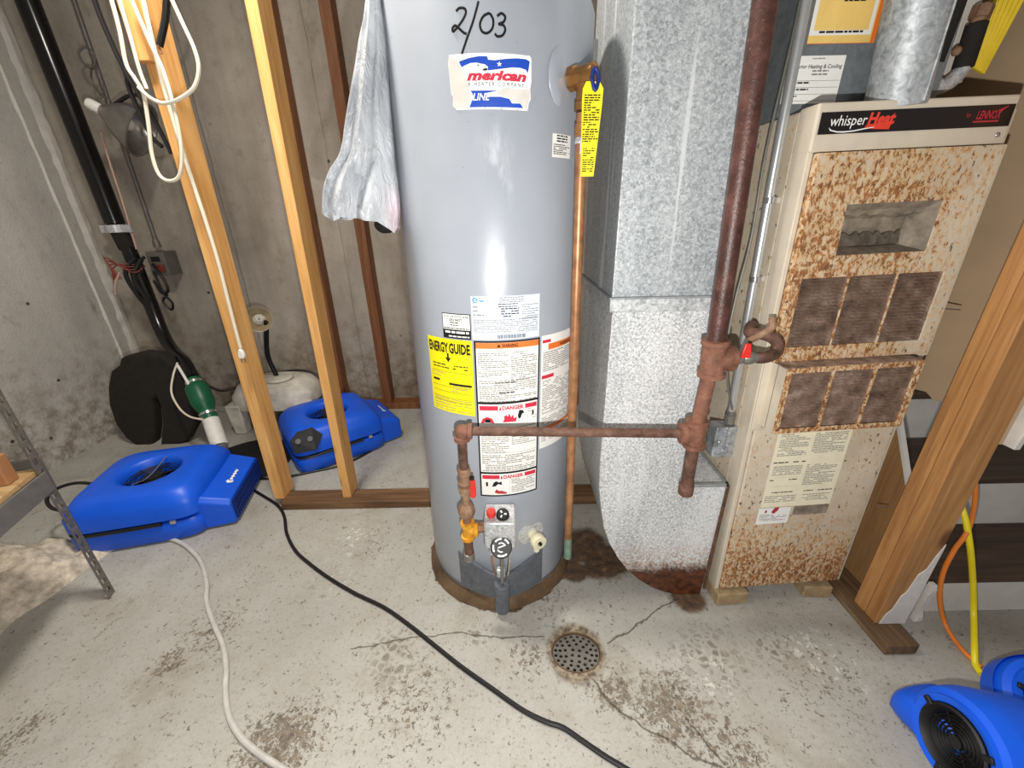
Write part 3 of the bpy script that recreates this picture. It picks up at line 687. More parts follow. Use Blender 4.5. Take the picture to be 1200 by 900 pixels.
while u < a0 + W * .78:
    q = r_.uniform(.0006, .0018); L.rect(u, u + q, .919, .9285, 'ink', .001); u += q + r_.uniform(.0006, .0018)
L.build('rating_plate', wh, 'pale blue printed rating plate')
# long warning label
L = Label(cyl_map); a0, a1 = HD(-8.6, .68), HD(31.2, .68); W = a1 - a0; L.rect(a0, a1, .446, .913, 'ink', .0006)
e = .0045
def panel(z0, z1): L.rect(a0 + e, a1 - e, z0 + e * .5, z1 - e * .5, 'paper', .0009)
panel(.746, .911); panel(.528, .744); panel(.449, .526)
L.rect(a0 + e, a1 - e, .8935, .9085, 'orange', .0011); L.text('WARNING', (a0 + a1) / 2 + .004, .8970, .0115, 'ink', .03, lift=.0014, width=.040)
L.poly([((a0 + a1) / 2 - .028, .8970), ((a0 + a1) / 2 - .019, .8970), ((a0 + a1) / 2 - .0235, .9055)], 'ink', .0014)
mid = a0 + W * .52
L.lines(a0 + .008, mid - .004, .815, .883, .0052, .0026, 'grey', seed=21); L.lines(mid + .003, a1 - .008, .805, .883, .0052, .0026, 'grey', seed=22); L.lines(a0 + .008, a1 - .008, .748, .808, .0052, .0026, 'grey', seed=23)
L.rect(a0 + .008, a1 - .008, .811, .8117, 'grey', .001); L.lines(a0 + .04, a1 - .05, .798, .804, .01, .0036, 'ink', seed=24); L.lines(a0 + .06, a1 - .07, .770, .776, .01, .0036, 'ink', seed=25)
def danger(zt):
    h = .017
    L.rect(a0 + e + .003, a0 + W * .33, zt - h, zt - .004, 'redink', .0011); L.rect(a1 - W * .24, a1 - e - .002, zt - h, zt - .004, 'redink', .0011)
    L.text('DANGER', a0 + W * .565, zt - h + .001, .0155, 'redink', .04, lift=.0014, width=W * .34)
    L.poly([(a0 + W * .345, zt - h), (a0 + W * .385, zt - h), (a0 + W * .365, zt - .004)], 'redink', .0012)
danger(.741); danger(.524)
# pictograms: flames, a running figure
fl = [(0, 0), (.005, .012), (.002, .016), (.010, .022), (.013, .016), (.018, .026), (.022, .014), (.028, .022), (.030, .010), (.038, .014), (.036, 0)]
L.poly([(a0 + W * .40 + x, .688 + y) for x, y in fl], 'redink', .0011); L.poly([(a0 + W * .06 + x, .686 + y * .8) for x, y in [(0, 0), (.004, .016), (.016, .024), (.030, .018), (.036, 0), (.028, 0), (.022, .010), (.012, .010), (.008, 0)]], 'redink', .0011)
L.poly([(a0 + W * .64 + x, .705 + y) for x, y in [(0, 0), (.004, .016), (.014, .014), (.018, .006), (.012, .004), (.008, -.008), (.002, -.010)]], 'ink', .0012); L.poly([(a0 + W * .12 + x, .688 + y) for x, y in [(0, 0), (.002, .010), (.014, .010), (.016, 0)]], 'ink', .0012)
L.rect(a0 + W * .88, a0 + W * .91, .700, .714, 'ink', .0011); L.lines(a0 + W * .8, a1 - .008, .69, .735, .007, .002, 'grey', .5, 26)
L.lines(a0 + .009, mid - .004, .590, .672, .0058, .0026, 'grey', seed=27); L.lines(mid + .003, a1 - .008, .612, .672, .0058, .0026, 'grey', seed=28); L.rect(a0 + .02, a1 - .008, .592, .5928, 'grey', .001)
L.lines(a0 + .009, a1 - .009, .533, .586, .0062, .003, 'grey', seed=29)
L.poly([(a0 + W * .10 + x, .482 + y) for x, y in [(0, 0), (0, .014), (.006, .014), (.006, 0)]], 'ink', .0012); L.poly([(a0 + W * .20 + x, .480 + y) for x, y in [(0, 0), (.005, .014), (.012, .020), (.020, .015), (.028, .018), (.028, .006), (.018, .010), (.010, .002)]], 'ink', .0012)
L.poly([(a0 + W * .24 + x, .456 + y) for x, y in [(0, .004), (.006, .016), (.012, .010), (.022, .010), (.036, .003), (.034, -.002), (.010, 0)]], 'dkred', .0012)
L.rect(a0 + W * .50, a0 + W * .503, .452, .503, 'grey', .001); L.lines(a0 + W * .53, a1 - .009, .455, .503, .006, .0026, 'grey', seed=30)
L.build('warning_label', wh, 'long white warning label in a black frame')
# right side label reaching round behind the copper pipe
L = Label(cyl_map); a0, a1 = HD(32.6, .75), HD(74, .75); L.rect(a0, a1, .583, .915, 'paper', .0006)
L.rect(a0 + .003, a0 + .03, .895, .903, 'redink', .0010); L.rect(a0 + .022, a1 - .01, .875, .891, 'orange', .0010); L.text('WARNING', a0 + .09, .8775, .013, 'ink', .03, lift=.0014, width=.05)
L.rect(a0 + .003, a0 + .045, .796, .806, 'redink', .0010); L.lines(a0 + .006, a1 - .01, .812, .870, .0056, .0026, 'grey', seed=31); L.lines(a0 + .006, a1 - .01, .69, .79, .0056, .0024, 'grey', .7, seed=32); L.lines(a0 + .006, a1 - .01, .60, .68, .0056, .0024, 'grey', seed=33)
L.rect(a0 + .02, a1 - .01, .640, .650, 'orange', .0012)
L.build('side_warning_label', wh, 'white printed sheet on the tank side')
# burner access door, folded to a beak with a drip spout
def hp(deg, z, off=0.0):
    a = math.radians(deg - 2.75 * z); return V((HR + off) * math.sin(a), -(HR + off) * math.cos(a), z)
b = MB(); rows = []
for dg in np.linspace(-30.5, 36, 23):
    q = 1 - min(1, abs(dg - 3) / 33.5); o_ = 0.003 + 0.030 * q ** 1.5; zt = 0.205 - 0.045 * q; zb = 0.056
    rows.append([hp(dg, zb, o_ * .8), hp(dg, zt, o_ + .006 * q), hp(dg, zt, o_ - .006), hp(dg, zb, o_ * .8 - .006)])
b.loft(rows, 0, True, True).build('burner_door', 'skirt', wh, smooth=True, angle=30)
b = MB(); c0 = hp(3, .15, .036); b.lathe([(.024, .118), (.026, .115), (.024, .06), (.0235, 0.0), (.020, 0.0), (.018, .10)], 24, at=(c0[0], c0[1], .028), axis=(0, 0.0, 1)).build('drip_spout', 'skirt', wh)
for dg in (-29, 34.5): b = MB(); b.sphere(hp(dg, .175, .005), .003, 8); b.build('screw', 'steel', wh)
# gas control valve
gv = thing_part = None
c = hp(3.4, 0.378, 0.045)
def box_at(cn, sx, sy, sz): return (cn[0] - sx, cn[0] + sx, cn[1] - sy, cn[1] + sy, cn[2] - sz, cn[2] + sz)
b = MB(); b.box(*box_at(c, .044, .042, .046)); b.box(c[0] - .030, c[0] + .034, c[1] - .048, c[1], c[2] - .066, c[2] - .02)
valve = b.build('gas_control_valve', 'cast', wh, bevel=.006, label='silver cast gas control valve')
b = MB(); r_ = random.Random(3)
for k in range(16): b.sphere(V(c[0] + r_.uniform(-.034, .034), c[1] - .042, c[2] + r_.uniform(-.015, .035)), r_.uniform(.002, .005), 8, sc=(1, .5, .7))
b.build('cast_bosses', 'cast', valve)
kax = unit(V(0.05, -0.75, 0.66)); kc = V(c[0] + .003, c[1] - .050, c[2] - .030)
b = MB(); b.lathe([(.029, -.01), (.030, .006), (.027, .012), (.001, .013)], 32, kc, kax); u_, v_, _ = frame(kax)
knob = b.build('temperature_knob', 'blk', valve, label='round black temperature knob')
b = MB()
for a0_, a1_ in ((.4, 1.1), (1.5, 2.4), (2.8, 3.6), (4.2, 5.4)):
    rr = [(kc + kax * .0128 + r2 * (math.cos(a) * u_ + math.sin(a) * v_)) for a in np.linspace(a0_, a1_, 8) for r2 in (.020, .0245)]
    b.add(rr, [(2 * i, 2 * i + 1, 2 * i + 3, 2 * i + 2) for i in range(7)])
for a0_, a1_ in ((.3, 2.2), (3.6, 5.0)):
    rr = [(kc + kax * .0134 + r2 * (math.cos(a) * u_ + math.sin(a) * v_)) for a in np.linspace(a0_, a1_, 8) for r2 in (.010, .013)]
    b.add(rr, [(2 * i, 2 * i + 1, 2 * i + 3, 2 * i + 2) for i in range(7)])
b.add([kc + kax * .0138 + x * u_ + y * v_ for x, y in ((-.009, -.002), (.009, .003), (.008, .006), (-.010, .001))], [(0, 1, 2, 3)])
b.build('dial_marks', 'whiteink', knob, fixn=False)
b = MB(); p = V(c[0] - .024, c[1] - .012, c[2] + .046); b.lathe([(.010, 0), (.010, .010), (.013, .011), (.013, .024), (.011, .028), (.0001, .028)], 20, p, unit(V(0, -.35, .93)))
b.build('pilot_button', 'red', valve, label='red pilot button')
b = MB(); p = V(c[0] + .008, c[1] - .012, c[2] + .046); ax = unit(V(0, -.5, .86)); b.lathe([(.018, 0), (.018, .012), (.014, .016), (.0001, .016)], 24, p, ax)
ig = b.build('gas_knob', 'blk', valve, label='black on and off knob')
u2, v2, _ = frame(ax); b = MB()
for k in range(3): a = k * 2.1; b.add([p + ax * .0166 + (.004 * math.cos(a) + d1 * math.cos(a + 1.57)) * u2 + (.004 * math.sin(a) + d1 * math.sin(a + 1.57)) * v2 + e1 * (math.cos(a) * u2 + math.sin(a) * v2) for d1, e1 in ((-.002, 0), (.002, 0), (.002, .007), (-.002, .007))], [(0, 1, 2, 3)])
b.build('knob_marks', 'whiteink', ig, fixn=False)
b = MB(); spx = hp(3, .13, .034)
b.tube([V(c[0] + .004, c[1] - .03, c[2] - .055), V(c[0] + .004, c[1] - .035, .22), V(spx[0], spx[1], .13)], .005, 10, k=4)
b.build('pilot_tube', 'steel', wh)
b = MB(); b.tube([V(c[0] + .026, c[1] - .02, c[2] - .055), V(c[0] + .026, c[1] - .028, .26), V(c[0] + .014, spx[1], .14)], .0038, 10, k=4); b.build('burner_tube', 'chrome', wh)
b = MB(); b.tube([V(c[0] - .022, c[1] - .02, c[2] - .05), V(c[0] - .024, c[1] - .02, .25), V(c[0] - .016, spx[1] + .01, .15)], .0025, 8, k=4); b.build('thermocouple_lead', 'copper', wh)
b = MB(); b.box(spx[0] - .016, spx[0] + .010, spx[1] + .002, spx[1] + .02, .15, .19); b.build('burner_bracket', 'cast', wh, bevel=.003)
b = MB(); b.lathe([(.045, 0), (.043, .003), (.030, .004)], 28, hp(26.5, .284, -.004), unit(hp(26, 0, 0) * V(1, 1, 0)))
b.build('valve_opening', 'cast', wh)
ax = unit(hp(27, 0, 0) * V(1, 1, 0)); p = hp(27.5, .278, .0)
b = MB(); b.lathe([(.016, 0), (.016, .02), (.023, .022), (.0245, .034), (.023, .044), (.009, .045), (.008, .038), (.0001, .038)], 24, p, ax); b.cyl(p + ax * .02, p + ax * .025 + V(0, 0, -.045), .011, .009)
dv = b.build('drain_valve', 'creamplastic', wh, label='cream plastic drain valve'); b = MB(); b.cyl(p + ax * .036, p + ax * .050, .005); b.build('drain_screw', 'dark', dv)
# relief valve and discharge pipe
va = 50; zv = 1.455
b = MB(); b.lathe([(.060, .0), (.058, .003), (.030, .004)], 36, hp(va - 2, zv, -.006), unit(hp(va - 2, 0) * V(1, 1, 0)), cap0=False); b.build('escutcheon', 'tank', wh, angle=60)
ax = unit(hp(va, 0) * V(1, 1, 0)); side = V(ax[1], -ax[0], 0)
p = hp(va, zv, 0)
b = MB(); b.lathe([(.023, 0), (.023, .014), (.019, .016), (.019, .045)], 8, p, ax); b.lathe([(.017, .03), (.020, .036), (.020, .056), (.012, .062)], 20, p, ax)
pc = p + ax * .033; b.lathe([(.018, -.06), (.018, -.045), (.015, -.043), (.015, 0)], 20, pc)
rv = b.build('relief_valve', 'brass', wh, label='brass relief valve'); tp_ = p + ax * .058
b = MB(); lv = tp_ + V(-.002, .004, 0); b.box(-.004, .004, -.003, .003, -.012, .055, at=lv); b.build('test_lever', 'chrome', rv, bevel=.001)
b = MB(); b.lathe([(.013, -.064), (.013, -.082), (.0155, -.083), (.0155, -.105), (.013, -.107)], 20, pc); b.build('copper_adapter', 'copper', rv)
b = MB(); b.lathe([(.0132, -.108), (.0137, -.110), (.0137, -.118), (.0132, -.12)], 20, pc); b.box(-.004, .004, -.0145, -.012, -.14, -.116, at=pc); b.build('solder_ring', 'cast', rv)
low = V(.233, -.164, .125); pt = pc + V(0, 0, -.10); mk = lambda k: pt + (low - pt) * k
b = MB(); b.tube([pt, mk(.5), mk(.93)], .0125, 18); dp = b.build('discharge_pipe', 'copper', wh, label='long copper discharge pipe')
b = MB(); b.tube([mk(.93), low], .0127, 18); b.build('green_pipe_end', 'verdigris', dp, label='pipe end gone green')
# yellow hang tag facing the room
tq = lv + V(-0.004, -.010, -.016)
wq = lambda x, y, l: V(tq[0] + x, tq[1] - .006 - l, tq[2] + y)
b = MB(); b.prism([(-.014, 0), (-.020, -.012), (-.0205, -.03), (-.015, -.168), (.0125, -.168), (.0205, -.04), (.021, -.012), (.013, 0)], wq, 0, .0006)
tg = b.build('hang_tag', 'yellow', rv, smooth=False, label='yellow printed hang tag')
L = Label(lambda u, v, l: wq(u, v, l)); L.lines(-.016, .016, -.105, -.022, .0042, .0022, 'ink', .85, 41, .0012); L.lines(-.013, .011, -.160, -.115, .0042, .0020, 'ink', .8, 42, .0012); L.build('tag_print', tg)
b = MB(); b.tube([tq + V(-.004, -.010, .004), tq + V(0.004, -.011, -.016), tq + V(.010, -.009, .006), tq + V(.001, -.008, .020), tq + V(-.004, -.010, .004)], .004, 8, k=4); b.build('tag_clip', 'blued', rv, label='blue seal wire')

# ------------------------------------------------------------------ gas piping
gp = thing('gas_pipe', 'rusty iron gas pipe running from ceiling across to the water heater', 'pipe', (0.455, 0.87, 0))
base = V(0.455, 0.87, 0)
GY = 0.87
def Pg(x, y, Y=GY): return PY(x, y, Y) - base
top = Pg(903, -40); t1 = Pg(836, 420); t2 = Pg(815, 508); cap = Pg(803, 578); el = Pg(541, 505)
up = unit(top - t1)
MB().tube([t1, top], .0205, 20).build('riser_pipe', 'pipe_dark', gp)
def fitting(name, c, dirs, r=.027, ln=.035, mat='fitting', n=20, lip=True):
    b = MB()
    for d in dirs:
        d = unit(d); b.tube([c, c + d * (ln - .012)], r, n)
        b.lathe([(r, ln - .013), (r + .004, ln - .011), (r + .004, ln - .001), (r - .002, ln)], n, c, d)
    b.sphere(c, r * 1.02, 16); return b.build(name, mat, gp, angle=45)
rt = V(1, 0, 0)
fitting('tee_fitting', t1, [up, -up, rt], .027, .045)
MB().tube([t1, t2], .0165, 18).build('drop_pipe', 'fitting', gp)
fitting('tee_fitting', t2, [up, -up, el - t2], .0235, .038)
MB().tube([t2, cap], .0155, 18).build('drip_leg', 'pipe', gp)
MB().lathe([(.0155, .03), (.019, .028), (.019, .0), (.015, -.004), (.0001, -.004)], 18, cap, (0, 0, 1)).build('end_cap', 'pipe', gp)
MB().tube([t2, el], .0118, 16).build('cross_pipe', 'pipe', gp)
# drop to the heater, from the elbow
dn_pts = [el, Pg(546, 540), Pg(547, 572), Pg(549, 600), Pg(549, 622)]
dnb = Pg(550, 650)
dirn = unit(dnb - el)
fitting('elbow', el, [t2 - el, dirn], .0165, .027)
lng = np.linalg.norm(dnb - el); at = lambda k: el + dirn * lng * k
MB().tube([el, at(.30)], .0115, 16).build('nipple', 'pipe', gp)
b = MB(); b.lathe([(.013, 0), (.017, .006), (.017, .02), (.013, .024), (.015, .034), (.019, .044), (.015, .054), (.013, .06), (.017, .064), (.017, .078), (.012, .082)], 12, at(.27), dirn)
sv = b.build('shutoff_valve', 'brasspipe', gp, label='old brass shutoff valve')
hp0 = at(.42) + V(.020, -.004, 0)
b = MB(); b.loft([[hp0 + V(dx, dy, z) for dx, dy in ((-w2_, -.004), (w2_, -.004), (w2_, .004), (-w2_, .004))] for w2_, z in ((.004, .030), (.008, .024), (.009, .0), (.0085, -.022), (.005, -.030))])
b.build('valve_handle', 'red', sv, bevel=.002, label='red lever handle')
b = MB(); b.box(-.005, .005, -.005, .005, .028, .036, at=hp0); b.build('handle_tip', 'blk', sv)
MB().tube([at(.40), at(.76)], .0112, 14).build('nipple', 'brasspipe', gp)
b = MB(); b.lathe([(.012, 0), (.015, .004), (.021, .012), (.0235, .020), (.0235, .032), (.020, .042), (.015, .048), (.012, .05)], 8, at(.545), dirn); b.build('union_fitting', 'brasspipe', gp)
tc = at(.775)
fitting('taped_tee', tc, [dirn, -dirn, V(1, 0.0, 0.04)], .0155, .030, 'tape')
vloc = V(HX + .378 * math.tan(HT), HY, 0) + c - base
b = MB(); b.tube([tc + V(.03, 0, 0), V(vloc[0] - .04, tc[1] + .01, tc[2] + .002)], .010, 14); b.lathe([(.014, 0), (.014, .02)], 6, V(vloc[0] - .06, tc[1] + .006, tc[2] + .002), (1, 0, 0)); b.build('valve_nipple', 'brasspipe', gp)
MB().tube([tc, at(1.0)], .0125, 16).build('drip_leg', 'pipe', gp)
MB().lathe([(.0125, -.002), (.0155, 0), (.0155, .022), (.012, .026), (.0001, .026)], 16, at(.985), dirn).build('end_cap', 'steel', gp)
# branch to the furnace: valve, red handle, bent flexible pipe
v0 = t1 + rt * .045; v1 = v0 + rt * .055
b = MB(); b.lathe([(.011, 0), (.015, .003), (.015, .018), (.012, .022), (.016, .03), (.016, .04), (.012, .05), (.012, .06)], 12, v0, rt); bv = b.build('branch_valve', 'steel', gp, label='greenish steel branch valve')
b = MB(); hh = v0 + rt * .018; b.loft([[hh + V(dx, dy, z) for dx, dy in ((-w2_, -.020), (w2_, -.020), (w2_, -.014), (-w2_, -.014))] for w2_, z in ((.011, .006), (.010, .022), (.006, .040))]); b.build('valve_handle', 'red', bv, bevel=.002, label='red lever handle')
b = MB(); f0 = v1; b.tube([f0, f0 + V(.02, -.0, 0), f0 + V(.048, .01, .008), f0 + V(.052, .02, .03), f0 + V(.028, .03, .045), f0 + V(.0, .045, .046), f0 + V(.03, .09, .05)], .0135, 14, k=5); b.build('flexible_connector', 'pipe', gp)
b = MB(); b.tube([f0 + V(-.01, .03, .03), f0 + V(.03, .02, .062), f0 + V(.034, .03, .085)], .008, 10, k=4); b.build('connector_end', 'brasspipe', gp)
# ------------------------------------------------------------------ return duct
dt = thing('sheet_metal_duct', 'big galvanised sheet metal duct with rusted rounded foot between heater and furnace', 'duct', (0.245, 0.965, 0))
D0 = V(0.245, 0.965, 0); DD = 0.405
b = MB(); b.box(0.0, 0.252, 0.004, DD, 1.004, 2.4); b.build('upper_duct', ['galv_up'], dt, smooth=False, bevel=.003)
b = MB(); b.box(-.005, 0.256, -.003, DD + .003, 0.972, 1.008); b.build('joint_band', 'galv', dt, smooth=False, bevel=.003)
b = MB(); b.box(-.008, 0.258, -.007, DD + .003, 1.004, 1.009); b.build('drive_cleat', 'galv_side', dt, smooth=False, bevel=.001)
arc = [(0.003, .52), (.006, .45), (.014, .39), (.030, .30), (.052, .235), (.085, .17), (.122, .115), (.165, .070), (.21, .036), (.255, .012), (.30, .0)]
prof = [(0.003, .974)] + arc + [(.378, .0), (.382, .45), (.262, .452), (.252, .60), (.250, .974)]
b = MB(); b.prism(prof, lambda x, z, t_: V(x, t_, z), 0.0, DD - .01); b.build('boot', 'galv_rust', dt, angle=30, bevel=.002)
b = MB(); b.box(.262, .386, -.004, .01, .446, .456); b.box(.378, .386, -.004, DD, .44, .456); b.build('boot_flange', 'galv_side', dt, smooth=False, bevel=.001)
b = MB(); b.box(.381, .389, -.006, .0, .03, .45); b.build('seam_strip', 'pipe', dt, smooth=False, bevel=.001, label='thin rusty strip along the furnace edge')
for z in (.76,): pass

# ------------------------------------------------------------------ furnace
FA = V(0.654, 0.943, 0.05); FW, FH, FD = 0.418, 1.334, 0.62
fn = thing('furnace', 'rusty beige upright gas furnace with louvered doors standing on blocks', 'furnace', tuple(FA), (0, math.radians(-1.6), math.radians(2.2)))
b = MB(); b.box(0.0, FW, 0.048, FD, 0.0, FH); b.build('cabinet', 'cab', fn, smooth=False, bevel=.004)
b = MB(); b.box(0.0, .012, 0.0, 0.049, 0.0, FH - .02); b.box(FW - .014, FW, 0.0, .049, 0.0, FH - .02); b.build('side_flange', 'trimtan', fn, smooth=False, bevel=.002)
b = MB(); b.box(-.001, .411, -.005, 0.05, FH - .082, FH + .004); tr = b.build('top_trim', 'trimtan', fn, smooth=False, bevel=.004)
fq = lambda x, z, l: V(x, -.006 - l, z)
L = Label(fq, 1.0); L.rect(.006, .404, 1.283, 1.321, 'band', .0008)
L.text('whisper', .0375, 1.2975, .0265, 'whiteink', 0.0, 0.15, align='LEFT', width=None) if False else L.text('whisper', .065, 1.297, .026, 'whiteink', 0.0, 0.12, width=.075)
L.text('Heat', .132, 1.297, .028, 'heatred', .045, 0.15, width=.056)
L.poly([(.104, 1.297), (.155, 1.300), (.152, 1.287), (.118, 1.289), (.100, 1.2915)], 'heatred', .0012)
sw = [(.026, 1.295), (.032, 1.2905), (.045, 1.2875), (.06, 1.287), (.08, 1.288), (.10, 1.2908), (.12, 1.2925), (.12, 1.2915), (.10, 1.2888), (.08, 1.286), (.06, 1.2848), (.045, 1.2855), (.03, 1.289)]
L.poly(sw, 'whiteink', .0016)
L.text('by', .311, 1.302, .010, 'dkred', 0, .2); L.text('LENNOX', .354, 1.2975, .020, 'dkred', .03, .25, width=.052, lift=.0014); L.rect(.324, .378, 1.2915, 1.2945, 'dkred', .0012)
L.poly([(.370, 1.312), (.388, 1.3185), (.390, 1.3175), (.376, 1.309)], 'dkred', .0012)
L.build('name_band', tr, 'black band with white, red lettering')
b = MB(); b.sphere((.388, -.007, 1.268), .005, 12, sc=(1, .5, 1)); b.build('screw', 'chrome', tr)
# upper door: real recess and three louvered openings
U0, U1, W0, W1 = .012, .405, .797, 1.250
dmap = lambda x, z, t_: V(x, t_, z)
rec = [(.104, 1.046), (.309, 1.046), (.311, 1.150), (.100, 1.150)]
lv_ = [(.038, .147), (.151, .261), (.266, .371)]
def rect(x0, x1, z0, z1): return [(x0, z0), (x1, z0), (x1, z1), (x0, z1)]
b = MB(); b.plate(rect(U0, U1, W0, W1), [rec] + [rect(a, c_, .834, .998) for a, c_ in lv_], dmap, -.016, .0)
ud = b.build('upper_door', 'cab_up', fn, smooth=False, bevel=.0015, label='upper door covered in rust')
b = MB(); b.box(.40, .412, -.013, .004, W0 - .006, W1); b.build('door_edge', 'trimtan', ud, smooth=False, bevel=.002)
b = MB()
A_ = [V(x, -.014, z) for x, z in rec]; B_ = [V(.118, .035, 1.060), V(.282, .035, 1.060), V(.290, .035, 1.118), V(.112, .035, 1.118)]
b.loft([A_, B_], 0, False, True); b.build('handle_recess', 'handle', ud, smooth=False, label='grimy recessed handle pocket', fixn=False)
b = MB(); jag = [(.118, .0605)] + [(x, 1.060 + .026 + .006 * math.sin(x * 230) + rng.uniform(-.003, .003) - 1.0) for x in np.linspace(.120, .276, 16)] + [(.281, .0605)]
b.prism([(x, z + 1.0) for x, z in jag], lambda x, z, t_: V(x, t_, z), .026, .034); b.build('dirt_crust', 'itemdirt', ud, smooth=False, label='dark dirt caked in the handle pocket')
b = MB(); rows = []
for x in np.linspace(.106, .300, 14):
    k = 0.003 * math.sin(x * 160) + .002 * rng.uniform(-1, 1); rows.append([V(x, .000, 1.147), V(x, .012, 1.126 + k), V(x, .016, 1.125 + k), V(x, .006, 1.148)])
b.loft(rows).build('handle_lip', 'handle', ud)
def louvers(x0, x1, z0, z1, y0, n, parent):
    b = MB(); p = (z1 - z0) / n
    b.box(x0, x1, y0 + .010, y0 + .012, z0, z1)
    for k in range(n):
        z = z0 + (k + .5) * p
        b.prism([(y0 - .002, z - p * .42), (y0 + .001, z - p * .48), (y0 + .0095, z + p * .36), (y0 + .007, z + p * .44)], lambda y, zz, t_: V(t_, y, zz), x0 + .001, x1 - .001)
    b.box(x0, x0 + .002, y0 - .004, y0 + .012, z0, z1); b.box(x1 - .002, x1, y0 - .004, y0 + .012, z0, z1)
    return stuff(b.build('louver_panel', 'louver', parent, smooth=False))
for a, c_ in lv_: louvers(a, c_, .834, .998, -.0095, 20, ud)
# lower grille box stands proud of the doors
gb = MB(); bx0, bx1, bz0, bz1, by = .020, .355, .619, .797, -.062
g3 = [(.034, .132), (.139, .236), (.243, .338)]
gb.plate(rect(bx0, bx1, bz0, bz1), [rect(a, c_, .633, .784) for a, c_ in g3], dmap, by, by + .005)
gr = gb.build('lower_grille', 'cab_gr', fn, smooth=False, bevel=.0015, label='rust eaten lower grille box')
b = MB(); b.loft([[V(x, y, z) for x, z in rect(bx0, bx1, bz0, bz1)] for y in (by + .003, .004)], 0, False, False); b.build('grille_sides', 'trimtan', gr, smooth=False, fixn=True)
b = MB(); b.box(bx0, bx1, by + .004, .0, bz1 - .002, bz1 + .001); b.box(bx0, bx1, -.03, -.028, bz0, bz1); b.build('grille_top', 'louver', gr, smooth=False)
for a, c_ in g3: louvers(a, c_, .633, .784, by + .0075, 19, gr)
b = MB(); b.box(.014, .408, -.004, .047, .004, .604); ld = b.build('lower_door', 'cab_lo', fn, smooth=False, bevel=.003, label='lower door rusted along its foot')
b = MB(); b.box(.002, .030, -.006, .0, .60, .802); b.box(.036, .04, -.003, .0, .60, .79); b.build('hinge_strip', 'trimtan', fn, smooth=False, bevel=.002)
b = MB(); b.box(.0135, .42, -.0045, 0, .598, .606); b.build('door_gap_strip', 'trimtan', fn, smooth=False)
lq = lambda x, z, l: V(x, -.004 - l, z)
L = Label(lq, 1.0); L.poly([(.082, .332), (.292, .330), (.289, .612), (.081, .612)], 'cream', .0008)
L.lines(.11, .26, .588, .606, .007, .003, 'ink', seed=51); L.lines(.092, .175, .505, .58, .0056, .0026, 'grey', seed=52); L.lines(.188, .28, .512, .578, .0056, .0026, 'grey', seed=53)
L.lines(.088, .284, .484, .490, .01, .0035, 'ink', seed=54); L.lines(.092, .175, .445, .476, .0056, .0026, 'grey', seed=55); L.lines(.188, .276, .405, .476, .0056, .0026, 'grey', seed=56)
L.rect(.10, .17, .437, .4375, 'grey', .001); L.rect(.10, .17, .405, .4055, 'grey', .001); L.lines(.09, .12, .425, .43, .01, .0032, 'ink', seed=57); L.lines(.145, .17, .425, .43, .01, .0032, 'ink', seed=58)
L.lines(.088, .284, .378, .386, .01, .0032, 'ink', seed=59); L.lines(.088, .18, .345, .372, .0065, .0026, 'grey', seed=60); L.lines(.2, .28, .345, .372, .0065, .0026, 'grey', seed=61)
L.build('instruction_sheet', ld, 'cream printed instruction sheet')
L = Label(lq, 1.0); L.rect(.079, .176, .268, .328, 'paper', .0009); L.lines(.086, .168, .276, .305, .0055, .0024, 'grey', seed=62); L.rect(.088, .168, .282, .2832, 'redink', .001)
L.poly([(.118, .312), (.128, .306), (.138, .318), (.140, .330), (.126, .328)], 'dkred', .0012); L.poly([(.098, .312), (.104, .310), (.106, .319), (.1, .321)], 'dkred', .0012); L.build('small_sticker', ld, 'small white sticker with a red stain')
b = MB(); b.box(.186, .290, -.006, -.003, .296, .328); b.build('glue_patch', 'handle', ld, smooth=False, label='grey glue patch below the sheet')
# blocks that carry it
for k, (x, y, w_, h_) in enumerate(((.655, .935, .105, .048), (.955, .955, .09, .047))):
    o = MB().box(-w_ / 2, w_ / 2, 0, .10, 0, h_).build('wood_block', 'block', None, smooth=False, bevel=.004)
    o.location = (x + w_ / 2, y - .012, 0); o.rotation_euler = (0, 0, math.radians((4, -3)[k]))
    tag(o, ('pale wooden block under the left front corner of the furnace', 'pale wooden block under the right front of the furnace')[k], 'block', 'blocks under the furnace')

# ------------------------------------------------------------------ coil case, flue and lines on top of the furnace
ftop = FA[2] + FH
cc = thing('coil_case', 'grey sheet metal coil case with an orange and a white sticker on the furnace top', 'duct', (0.62, 1.045, ftop))
b = MB(); b.box(-.02, .32, 0.0, .52, .0, 1.1); b.build('case', 'galv_dark', cc, smooth=False, bevel=.003)
C0 = V(.62, 1.045, ftop); ccq = lambda x, z, l: V(x, -l, z)
def pc_(x, y): q = PY(x, y, 1.045) - C0; return (q[0], q[2])
(a0, z0), (a1, _) = pc_(945, 52), pc_(1024, 50)
L = Label(ccq, 1.0); L.rect(a0, a1, z0, z0 + .20, 'orange', .0008); L.rect(a0, a1 - .010, z0 + .001, z0 + .2, 'amber', .0010); L.rect(a0, a1 - .013, z0 + .014, z0 + .2, 'paper', .0012); L.rect(a0 + .008, a1 - .020, z0 + .022, z0 + .1, 'amber', .0014)
L.lines(a0 + .02, a1 - .03, z0 + .014, z0 + .021, .01, .0034, 'ink', seed=71, lift=.0018); L.lines(a0 + .045, a1 - .04, z0 + .066, z0 + .071, .01, .003, 'ink', seed=72, lift=.0018)
L.build('orange_sticker', cc, 'orange and yellow bordered sticker')
(b0, s1), (b1, _) = pc_(925, 66), pc_(992, 64)
L = Label(ccq, 1.0); L.rect(b0, b1, s1 - .085, s1, 'paper', .0008); L.text('Superior Heating & Cooling', (b0 + b1) / 2 + .002, s1 - .022, .010, 'ink', .012, .12, width=.108, lift=.0014)
